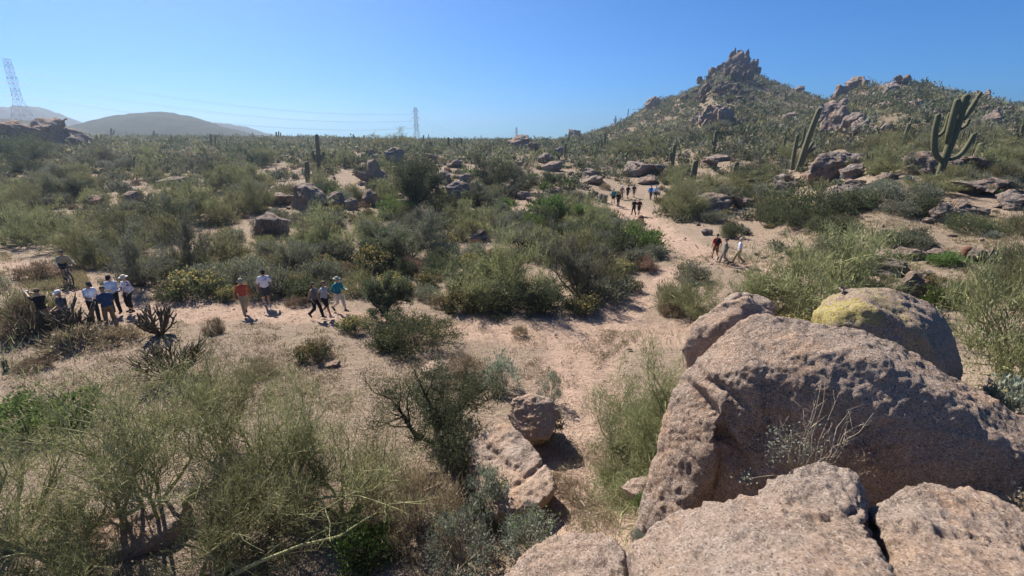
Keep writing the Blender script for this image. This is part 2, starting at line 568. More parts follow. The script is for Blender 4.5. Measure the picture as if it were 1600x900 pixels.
t = NT("desert_ground")
co = t.n("NewGeometry").outputs["Position"]
n_big = t.noise(.22, 5, .6, co, .5)
n_mid = t.noise(1.3, 5, .65, co)
n_fine = t.noise(11, 4, .7, co)
soil = t.mix(t.maprange(n_mid, .3, .7), (.25, .195, .145), (.365, .285, .215))
soil = t.mix(t.math('MULTIPLY', t.maprange(n_big, .50, .66), .6), soil, (.22, .185, .12))
soil = t.mix(t.math('MULTIPLY', t.attr("brush"), .85), soil, (.115, .10, .065))
trailc = t.mix(t.maprange(n_mid, .3, .7), (.425, .30, .228), (.50, .362, .28))
c = t.mix(t.attr("trail"), soil, trailc)
vg = t.voro(28, co, "Color"); vs = t.n("SeparateColor"); t.l(vg, vs.inputs[0])
c = t.mix(t.maprange(vs.outputs[0], 0, 1, 0, .55), c, t.ramp(vs.outputs[1], [(0, (.13, .09, .065)), (.4, (.30, .20, .14)), (1, (.56, .42, .32))]))
c = t.mix(t.maprange(n_fine, .54, .70, 0, .6), c, (.13, .095, .07))
n_cl = t.noise(4.5, 5, .7, co)
c = t.mix(t.math('MULTIPLY', t.maprange(n_cl, .52, .68), t.maprange(t.attr("trail"), 0, 1, .55, .15)), c, (.15, .125, .085))
h1 = t.voro(22, co, "Distance"); h2 = t.noise(3.0, 7, .7, co); h3 = t.noise(40, 3, .7, co)
nr = t.bump(h2, 1.0, .22); nr = t.bump(n_fine, .8, .06, nr); nr = t.bump(h1, .7, .04, nr); nr = t.bump(h3, .5, .015, nr)
M_GROUND = t.principled(c, .95, .1, nr)
g_ob = link("ground", gm, M_GROUND)
g_ob["kind"] = "structure"

# ------------------------------------------------------------------ far hills and mountains
def ridge(name, pts, D, depth, base, c1, c2, bumps, nscale, nx=160, ny=60):
    """a real mound of land whose crest runs through the photograph points at distance D"""
    pu, pz = [], []
    for a, b in pts:
        r_ = ray(a, b); pu.append(r_[0] * D); pz.append(ZC + r_[1] * D)
    x = np.linspace(pu[0], pu[-1], nx)
    zc = np.interp(x, pu, pz)
    for _ in range(2): zc[1:-1] = (zc[:-2] + zc[1:-1] * 2 + zc[2:]) / 4
    y = np.linspace(-1, 1, ny)
    X, Y = np.meshgrid(x, y)
    H = np.maximum(zc[None] - base, 0.5)
    prof = np.clip(1 - np.abs(Y) ** 1.35, 0, 1)
    P = np.stack([X, Y * depth, 0 * X], -1).reshape(-1, 3)
    nz = (.5 - np.abs(fbm(P, nscale, 6, .6, seed=D * .01)) * 2.4).reshape(X.shape)
    spur = fbm(np.stack([X, 0.25 * Y * depth, 0 * X], -1).reshape(-1, 3), nscale * .6, 3, seed=D * .013).reshape(X.shape)
    Z = base + H * (prof + spur * .22 * (1 - prof) * prof * 2) + nz * bumps * (.35 + .65 * (np.abs(Y) > .05))
    V = np.stack([X, D + Y * depth, Z], -1).reshape(-1, 3)
    i = np.arange(nx * ny).reshape(ny, nx)
    q = np.stack([i[:-1, :-1], i[:-1, 1:], i[1:, 1:], i[1:, :-1]], -1).reshape(-1, 4)
    me = make_mesh(name, V, [(q, 0)])
    t = NT(name + "_land")
    co = t.n("NewGeometry").outputs["Position"]
    n = t.noise(nscale * 9, 6, .7, co); n2 = t.noise(nscale * 60, 4, .7, co)
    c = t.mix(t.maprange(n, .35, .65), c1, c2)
    c = t.mix(t.maprange(n2, .42, .56, 0, .85), c, (.05, .055, .03))
    m = t.principled(c, .95, .05, t.bump(n2, 1, 2.0))
    o = link(name, me, m)
    o["kind"] = "structure"
    return o

ridge("hill", [(60, 226), (120, 204), (160, 190), (200, 179), (232, 177), (258, 175), (290, 181), (330, 195), (380, 208), (420, 216), (470, 224)],
      550, 150, -10, (.042, .060, .042), (.078, .092, .062), 2.6, .035)
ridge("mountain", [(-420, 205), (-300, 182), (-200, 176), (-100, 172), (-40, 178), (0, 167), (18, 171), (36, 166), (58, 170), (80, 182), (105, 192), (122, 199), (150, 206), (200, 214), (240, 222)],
      900, 190, -12, (.06, .075, .085), (.09, .105, .115), 9, .02)  # land colours carry a painted blue haze tint for distance
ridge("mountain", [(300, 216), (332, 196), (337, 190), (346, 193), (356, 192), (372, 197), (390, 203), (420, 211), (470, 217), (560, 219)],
      1000, 190, -12, (.06, .075, .085), (.09, .105, .115), 6, .02)  # same blue of distant haze put into the base colours
ridge("far_hill", [(-300, 196), (-150, 190), (-40, 185), (20, 186), (60, 190), (110, 200), (150, 210), (200, 219)],
      420, 90, -8, (.11, .10, .07), (.17, .15, .11), 2.4, .032)

# ------------------------------------------------------------------ haze
hb = Geo()
hb.box((0, 850, 38), (6800, 1900, 100))
hz_ = link("haze", hb.mesh("haze", False), None)
for v in hz_.data.vertices:
    v.co.z = 80.0 if v.co.z > 0 else -40.0
t = NT("haze_air")
pv = t.n("VolumePrincipled")
pv.inputs["Color"].default_value = (.80, .90, 1.0, 1)
pv.inputs["Density"].default_value = 0.0006
pv.inputs["Anisotropy"].default_value = 0.8
t.l(pv.outputs[0], t.out.inputs["Volume"])
hz_.data.materials.append(t.m)
hz_["kind"] = "stuff"
# ------------------------------------------------------------------ boulders
PENDING = []       # (object, after) : objects whose remesh is baked in one go

def hull_geo(points):
    bm = bmesh.new()
    vs = [bm.verts.new(Vector(p)) for p in points]
    bmesh.ops.convex_hull(bm, input=vs)
    for v in [v for v in bm.verts if not v.link_faces]: bm.verts.remove(v)
    bmesh.ops.triangulate(bm, faces=bm.faces[:])
    bm.verts.index_update()
    V = np.array([v.co[:] for v in bm.verts]); F = np.array([[v.index for v in f.verts] for f in bm.faces])
    bm.free()
    return V, F

def mesh_arrays(me):
    n = len(me.vertices)
    V = np.empty(n * 3); me.vertices.foreach_get("co", V)
    e = np.empty(len(me.edges) * 2, np.int64); me.edges.foreach_get("vertices", e)
    return V.reshape(-1, 3), e.reshape(-1, 2)

def lap_smooth(V, E, it, lam=.6):
    n = len(V)
    deg = np.bincount(E.ravel(), minlength=n).astype(float)[:, None] + 1e-9
    for _ in range(it):
        acc = np.zeros_like(V)
        for k in range(3):
            acc[:, k] = np.bincount(E[:, 0], V[E[:, 1], k], n) + np.bincount(E[:, 1], V[E[:, 0], k], n)
        V = V + lam * (acc / deg - V)
    return V

def vert_normals(me):
    nn = np.empty(len(me.vertices) * 3)
    me.vertices.foreach_get("normal", nn)
    return nn.reshape(-1, 3)

def hero_rock(name, hulls, voxel, smooth, amp, scales, mat, label, cracks=(), seed=1.0, group=None, terr=.012):
    """hulls: lists of world points; their union is remeshed, worn round and roughened"""
    g = Geo()
    for h in hulls:
        V, F = hull_geo(h)
        g.add(V, F)
    me = g.mesh(name)
    allv = np.concatenate(g.V)
    base = np.array([allv[:, 0].mean(), allv[:, 1].mean(), allv[:, 2].min()])
    o = link(name, me, None)
    tag(o, label, "boulder", group)
    md = o.modifiers.new("r", 'REMESH'); md.mode = 'VOXEL'; md.voxel_size = voxel
    def after(o):
        m = o.data
        V, E = mesh_arrays(m)
        V = lap_smooth(V, E, smooth)
        m.vertices.foreach_set("co", V.ravel().astype(np.float32)); m.update()
        N = vert_normals(m)
        d = np.zeros(len(V))
        for k, (s, a) in enumerate(zip(scales, amp)):
            q = fbm(V, s, 4, .55, seed=seed + k)
            if k == 1: q = -np.abs(q) * 1.6 + .35
            d += a * q
        q = fbm(V, .9, 2, .35, seed=seed + 31) * 3.2          # flaking layers with broken edges
        q = q + .05 * fbm(V, 7.0, 2, .5, seed=seed + 33)
        fl_ = np.floor(q); fr_ = q - fl_
        d += terr * 1.2 * (fl_ + sstep(.86, 1.0, fr_))
        rg = 1 - np.abs(fbm(V, 7.0, 4, .6, seed=seed + 35))
        d += .013 * (rg - .75) + .018 * fbm(V, 24.0, 2, .6, seed=seed + 36)
        V = V + N * d[:, None]
        for (p, nrm, depth, width, ext) in cracks:
            p = np.array(p); nrm = np.array(nrm) / np.linalg.norm(nrm)
            dist = (V - p) @ nrm + .09 * fbm(V, 2.2, 3, seed=seed + 9)
            near = np.exp(-(np.linalg.norm(V - p, axis=1) / ext) ** 4)
            V = V - N * (depth * np.exp(-(dist / width) ** 2) * near)[:, None]
        m.vertices.foreach_set("co", (V - base).ravel().astype(np.float32))
        o.location = base
        m.polygons.foreach_set("use_smooth", np.ones(len(m.polygons), bool))
        m.update()
        m.materials.clear(); m.materials.append(mat)
    PENDING.append((o, after))
    return o

def bake_pending():
    dg = bpy.context.evaluated_depsgraph_get()
    dg.update()
    done = []
    for o, after in PENDING:
        done.append(bpy.data.meshes.new_from_object(o.evaluated_get(dg)))
    for (o, after), me in zip(PENDING, done):
        o.modifiers.clear()
        old = o.data
        o.data = me
        me.name = o.name
        bpy.data.meshes.remove(old)
        if after: after(o)
    PENDING.clear()

def pts(L):
    return [at(*p) for p in L]

# giant boulder: body, left lobe and foot (photograph x, y, distance)
GIANT = [
 pts([(1084, 556, 6.0), (1126, 517, 6.0), (1184, 490, 5.95), (1250, 490, 5.8), (1330, 507, 5.6), (1420, 546, 5.4), (1500, 592, 5.1), (1600, 657, 4.7), (1700, 735, 4.3),
      (1340, 622, 4.80), (1440, 632, 4.55), (1540, 690, 4.25), (1165, 570, 5.22), (1290, 548, 5.05), (1390, 566, 4.8), (1480, 612, 4.5), (1600, 705, 4.05),
      (1140, 690, 5.12), (1125, 800, 4.95), (1200, 800, 4.7), (1340, 765, 4.7), (1450, 765, 4.55), (1600, 780, 4.15), (1700, 790, 3.9),
      (1050, 610, 5.8)]) + [at(1120, 560, 7.2), at(1300, 560, 7.0), at(1480, 630, 6.6), at(1680, 770, 6.0)] + [at(1150, 760, 6.6), at(1330, 800, 6.0), at(1650, 880, 5.2)],
 pts([(1054, 588, 5.95), (1092, 552, 5.9), (1150, 560, 5.4), (1132, 640, 5.15), (1112, 730, 4.95), (1070, 800, 4.85), (1020, 830, 4.98), (990, 836, 5.25),
      (1015, 765, 5.45), (1032, 690, 5.65), (1044, 620, 5.8)]) + [at(1080, 620, 6.6), at(1040, 800, 6.4), at(1120, 790, 6.0), at(1010, 860, 5.4), at(1080, 870, 5.2)],
]
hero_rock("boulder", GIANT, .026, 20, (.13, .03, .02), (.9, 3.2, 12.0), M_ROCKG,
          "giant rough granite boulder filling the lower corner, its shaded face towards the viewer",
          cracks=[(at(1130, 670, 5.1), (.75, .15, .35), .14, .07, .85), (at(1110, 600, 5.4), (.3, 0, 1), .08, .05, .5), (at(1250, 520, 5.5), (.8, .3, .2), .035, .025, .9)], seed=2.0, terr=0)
hero_rock("boulder", [pts([(1062, 540, 7.6), (1078, 503, 7.7), (1120, 470, 7.9), (1172, 460, 8.0), (1215, 490, 8.0), (1200, 490, 7.75), (1090, 530, 7.35), (1145, 498, 7.55)]) + [at(1080, 620, 8.2), at(1220, 600, 8.4), at(1090, 700, 7.4), at(1200, 700, 7.6), at(1150, 475, 9.2), at(1090, 510, 8.8)]],
          .04, 10, (.12, .05, .02), (1.3, 3, 9), M_ROCK, "low sunlit boulder tucked right behind the giant boulder's upper corner", seed=5.0)
hero_rock("boulder", [pts([(1120, 478, 9.2), (1140, 458, 9.3), (1165, 452, 9.4), (1205, 466, 9.3), (1212, 490, 9.0), (1130, 500, 8.8)]) + [at(1140, 520, 10), at(1210, 520, 10), at(1170, 560, 9.2)]],
          .05, 8, (.10, .05, .02), (1.5, 3, 9), M_ROCK, "dark pointed rock between palo verde twigs and the low sunlit boulder", seed=6.0)
hero_rock("boulder", [pts([(1268, 487, 8.3), (1296, 456, 8.6), (1330, 447, 8.8), (1400, 456, 9.0), (1452, 478, 9.0), (1485, 520, 8.8), (1502, 575, 8.5), (1495, 640, 8.0),
                           (1300, 490, 7.6), (1360, 478, 7.5), (1430, 510, 7.4), (1470, 560, 7.3), (1400, 640, 7.0), (1300, 620, 7.1)]) +
                      [at(1300, 500, 10.4), at(1400, 500, 10.8), at(1490, 580, 10.4), at(1300, 720, 8.4), at(1480, 740, 8.0)]],
          .055, 9, (.14, .06, .025), (1.0, 2.6, 8), M_ROCKL, "rounded boulder crusted with yellow lichen behind the giant boulder", seed=7.0)
hero_rock("rock", [pts([(1308, 452, 8.55), (1312, 443, 8.6), (1322, 443, 8.6), (1328, 454, 8.5), (1316, 460, 8.4)]) + [at(1318, 455, 8.9)]],
          .02, 4, (.02, .01, .01), (4, 8, 20), M_ROCK, "small grey stone perched on top of the lichen boulder", seed=8.0)
hero_rock("boulder", [pts([(978, 930, 2.35), (985, 852, 2.75), (1040, 808, 3.0), (1110, 785, 3.15), (1170, 772, 3.2), (1232, 758, 3.3), (1330, 790, 3.0), (1362, 830, 2.6), (1420, 930, 1.95), (1250, 960, 1.7), (1100, 960, 1.9),
                           (1200, 845, 2.5)]) + [at(1000, 900, 3.4), at(1340, 860, 3.6), at(1400, 1200, 2.0), at(1000, 1200, 2.3), at(1200, 1000, 3.4)],
                      pts([(1165, 790, 3.15), (1182, 760, 3.3), (1235, 722, 3.45), (1285, 716, 3.5), (1335, 738, 3.4), (1356, 780, 3.1), (1358, 812, 2.92), (1290, 800, 2.95), (1225, 775, 3.05)]) + [at(1250, 790, 3.9), at(1340, 810, 3.7), at(1270, 850, 3.1)]],
          .02, 8, (.06, .035, .02), (1.6, 4.5, 14), M_ROCK, "pale speckled boulder with a ledge crack across it, below the leafy sprig",
          cracks=[(at(1290, 806, 2.95), (-.32, .75, .75), .05, .035, .5)], seed=11.0)
hero_rock("boulder", [pts([(1366, 800, 3.2), (1400, 772, 3.4), (1445, 752, 3.5), (1520, 756, 3.5), (1590, 790, 3.3), (1680, 840, 3.0), (1660, 960, 2.2), (1440, 960, 2.15), (1395, 870, 2.7), (1480, 850, 2.75)]) +
                      [at(1400, 840, 3.9), at(1600, 860, 3.9), at(1420, 1200, 2.4), at(1650, 1200, 2.4)]],
          .022, 8, (.07, .04, .02), (1.5, 4, 13), M_ROCK, "grey flat-topped boulder beside the dark cleft at the frame's lower corner",
          cracks=[(at(1480, 842, 2.85), (.12, .7, .7), .05, .04, .6)], seed=12.0)
hero_rock("boulder", [pts([(770, 920, 3.1), (800, 880, 3.4), (850, 838, 3.6), (905, 824, 3.7), (958, 832, 3.6), (978, 862, 3.4), (972, 930, 3.0), (880, 960, 2.8)]) + [at(860, 880, 4.2), at(960, 890, 4.1), at(780, 1200, 3.0), at(960, 1200, 3.0)]],
          .024, 8, (.06, .04, .02), (1.4, 4, 13), M_ROCK, "smooth pinkish boulder at the bottom edge, left of the ledge-cracked one", seed=13.0)
hero_rock("rock", [pts([(965, 760, 6.6), (985, 742, 6.8), (1012, 736, 6.9), (1030, 760, 6.6), (1000, 778, 6.4)]) + [at(990, 770, 7.2), at(1000, 800, 6.6)]],
          .03, 6, (.05, .02, .01), (2, 5, 14), M_ROCK, "small pale rock at the left foot of the giant boulder", seed=14.0)
hero_rock("rock", [pts([(1035, 828, 3.9), (1045, 800, 4.1), (1080, 790, 4.2), (1110, 800, 4.0), (1100, 830, 3.7)]) + [at(1070, 830, 4.5), at(1070, 900, 3.8)]],
          .03, 6, (.04, .02, .01), (2, 5, 14), M_ROCK, "shaded grey rock wedged under the giant boulder's left foot", seed=15.0)
gA = ground(835, 690); gB = ground(800, 790)
hero_rock("boulder", [pts([(790, 650, gA[1] - .2), (800, 622, gA[1]), (830, 614, gA[1] + .1), (862, 622, gA[1]), (877, 645, gA[1] - .2), (862, 685, gA[1] - .7), (815, 690, gA[1] - .7)]) + [at(810, 640, gA[1] + 1.1), at(868, 645, gA[1] + .9), at(840, 700, gA[1])]],
          .035, 18, (.07, .04, .015), (1.6, 4, 12), M_ROCK, "round tan boulder with a yellow patch beside the gravel path", seed=16.0)
hero_rock("boulder", [pts([(730, 690, gB[1] + .9), (760, 668, gB[1] + 1.2), (790, 660, gB[1] + 1.2), (830, 690, gB[1] + .7), (862, 735, gB[1]), (872, 760, gB[1] - .4), (840, 790, gB[1] - .9), (770, 805, gB[1] - .9), (735, 760, gB[1])]) +
                      [at(740, 760, gB[1] + 1.6), at(850, 770, gB[1] + 1.4), at(800, 850, gB[1] - .5)]],
          .04, 8, (.09, .06, .02), (1.3, 3.4, 10), M_ROCK, "cracked slab of tan granite sloping below the round path boulder", cracks=[(at(790, 715, gB[1] + .5), (.5, .3, .8), .09, .06, .7), (at(830, 740, gB[1]), (-.6, .5, .6), .07, .05, .6)], seed=17.0)
for k, (cx, cy, w_, h_, lb) in enumerate([(190, 835, 170, 52, "grey rock slab under the bare trunks of the palo verde"), (270, 775, 60, 22, "narrow grey rock behind the leaning palo verde trunk"), (690, 580, 64, 18, "brown rock at the back of the dark mesquite")]):
    g_ = ground(cx, cy)
    D = g_[1]; s = pxm(cy, D)
    pp = [g_ + np.array([math.cos(a) * w_ * s * .55 * (1 + .2 * math.sin(3 * a + k)), math.sin(a) * w_ * s * .45, z]) for a in np.arange(0, 6.28, .7) for z in (-.3, h_ * s * (.45 + .2 * math.sin(2 * a)))] + [g_ + np.array([0, .1, h_ * s * .9])]
    hero_rock("boulder", [pp], .04, 6, (.07, .04, .015), (1.6, 4, 12), M_ROCK, lb, seed=20.0 + k)

# two big boulders of the right slope
b1 = ground(1314, 276)[1]; b2 = ground(1477, 273)[1]
hero_rock("boulder", [pts([(1261, 276, b1), (1270, 254, b1 + .3), (1281, 241, b1 + .8), (1296, 236, b1 + 1.6), (1330, 237, b1 + 1.8), (1352, 243, b1 + 1.4), (1365, 254, b1 + .7), (1368, 264, b1 + .3), (1362, 277, b1), (1300, 280, b1 - .4), (1335, 280, b1 - .4),
                       (1290, 256, b1 - .3), (1318, 254, b1 - .5), (1350, 258, b1 - .2)]) + [at(1272, 270, b1 + 4), at(1300, 248, b1 + 4), at(1340, 250, b1 + 4), at(1362, 270, b1 + 4), at(1262, 290, b1 + 1), at(1365, 290, b1 + 1)]],
          .12, 5, (.30, .16, .05), (.45, 1.3, 4), M_ROCKM, "big sunlit flat-topped boulder near the leaning saguaro", cracks=[(at(1320, 258, b1 - .3), (-.25, .4, .8), .35, .14, 2.2)], seed=41.0, terr=.03)
hero_rock("boulder", [pts([(1410, 248, b2 + .8), (1421, 236, b2 + 1.4), (1440, 233, b2 + 2), (1470, 237, b2 + 2), (1500, 243, b2 + 1.6), (1522, 252, b2 + 1), (1540, 263, b2 + .5), (1543, 274, b2), (1475, 276, b2 - .4), (1448, 272, b2), (1415, 266, b2 + .4), (1500, 262, b2 - .2)]) +
                      [at(1412, 262, b2 + 5), at(1440, 246, b2 + 6), at(1500, 254, b2 + 6), at(1540, 272, b2 + 5), at(1420, 285, b2 + 1), at(1540, 290, b2 + 1)]],
          .13, 5, (.30, .16, .05), (.4, 1.2, 4), M_ROCKM, "broad whaleback boulder behind the many-armed saguaro", cracks=[(at(1505, 262, b2 + .2), (-.5, .4, .7), .3, .13, 2.0)], seed=42.0, terr=.03)

# worn boulder shapes for the middle distance, shared by copies
def boulder_proto(k, n=14, seed=0, voxel=.07, squash=1.0, sm=5, mat=None):
    r_ = np.random.default_rng(100 + seed)
    g_ = []
    for _ in range(n):
        v = r_.normal(size=3); v /= np.linalg.norm(v)
        g_.append(v * np.array([.5, .5, .5]) * r_.uniform(.8, 1.05))
    V, F = hull_geo(g_)
    gg = Geo(); gg.add(V, F)
    o = link("boulder", gg.mesh("boulder"), None)
    md = o.modifiers.new("r", 'REMESH'); md.mode = 'VOXEL'; md.voxel_size = voxel
    def after(o):
        m = o.data
        V, E = mesh_arrays(m)
        V = lap_smooth(V, E, sm)
        m.vertices.foreach_set("co", V.ravel().astype(np.float32)); m.update()
        N = vert_normals(m)
        q = fbm(V, 2.6, 3, .5, seed=seed + 8) * 4
        V = V + N * (.10 * fbm(V, 2.0, 3, seed=seed) - .10 * np.abs(fbm(V, 3.2, 3, seed=seed + 3)) + .03 * fbm(V, 9, 3, seed=seed + 5) + .014 * (np.floor(q) + sstep(.7, 1, q - np.floor(q))))[:, None]
        lo, hi = V.min(0), V.max(0)
        V = (V - (lo + hi) / 2) / (hi - lo)
        V[:, 2] += .5
        k_ = 1 / np.sqrt(np.clip(1 - (np.clip(.55 - V[:, 2], 0, 1) / .55) ** 2, .36, 1))       # seated on a broad foot
        rr_ = np.linalg.norm(V[:, :2], axis=1)
        k_ = np.minimum(k_, np.maximum(.5 / (rr_ + 1e-6), 1))
        V[:, 0] *= k_; V[:, 1] *= k_
        m.vertices.foreach_set("co", V.ravel().astype(np.float32))
        m.polygons.foreach_set("use_smooth", np.ones(len(m.polygons), bool))
        m.update()
        m.materials.clear(); m.materials.append(mat or M_ROCKM)
    PENDING.append((o, after))
    return o
BP = [boulder_proto(k, 9 + 2 * (k % 4), seed=k, voxel=.035, sm=3) for k in range(9)]
PROTO_PEAK = [boulder_proto(k, 8 + (k % 3) * 2, seed=30 + k, voxel=.05, sm=1, mat=M_ROCKP) for k in range(8)]
# ------------------------------------------------------------------ boulders of the middle distance and the hill
def put(o, loc, rz, scale):
    o.location = loc
    o.rotation_euler = (0, 0, rz)
    o.scale = scale
    return o

def copy_of(src, parent=None):
    c = src.copy()
    COL.objects.link(c)
    if parent is not None: c.parent = parent
    return c

bake_pending()
USED = set()
def boulder(px, base, w, h, label, k=None, tilt=0.0, group=None, mat=None, protos=None, deep=.85, D=None):
    protos = protos or BP
    k = (len(USED) * 5 + int(px)) % len(protos) if k is None else k
    src = protos[k]
    o = src if src.name not in USED else copy_of(src)
    USED.add(src.name if o is src else o.name)
    g_ = ground(px, base) if D is None else at(px, base, D)
    s = pxm(base, g_[1])
    W, Hh = w * s, h * s
    put(o, (g_[0], g_[1] + W * deep * .35, g_[2] - Hh * .16), random.uniform(-.5, .5), (W * 1.04, W * deep, Hh * 1.22))
    o.rotation_euler[1] = tilt
    for key in ("group",):
        if key in o.keys(): del o[key]
    tag(o, label, "boulder", group)
    if not group: KEEP.append((px - w / 2, base - h, px + w / 2, base - h * .15, g_[1]))
    return o
KEEP = [(985, 288, 995, 310, 75), (1008, 286, 1030, 304, 75), (1261, 236, 1368, 276, 46), (1410, 233, 1543, 272, 42), (95, 388, 122, 446, 24), (60, 440, 222, 520, 16.5), (85, 385, 122, 450, 23), (368, 420, 440, 500, 20), (485, 428, 545, 505, 19.5), (1100, 360, 1170, 416, 30), (945, 285, 1032, 340, 50),
        (487, 210, 508, 262, 75), (476, 254, 486, 288, 65), (1042, 226, 1058, 262, 75), (1074, 252, 1094, 286, 60), (1142, 254, 1156, 278, 60), (1110, 204, 1122, 236, 85), (879, 225, 888, 244, 85), (1234, 170, 1284, 260, 45), (1404, 194, 1422, 230, 60), (1440, 150, 1535, 270, 40)]   # must stay in view

LOOSE = []
def loose(px, base, w, h):
    g_ = ground(px, base); m_ = pxm(base, g_[1])
    LOOSE.append((g_, w * m_, h * m_))

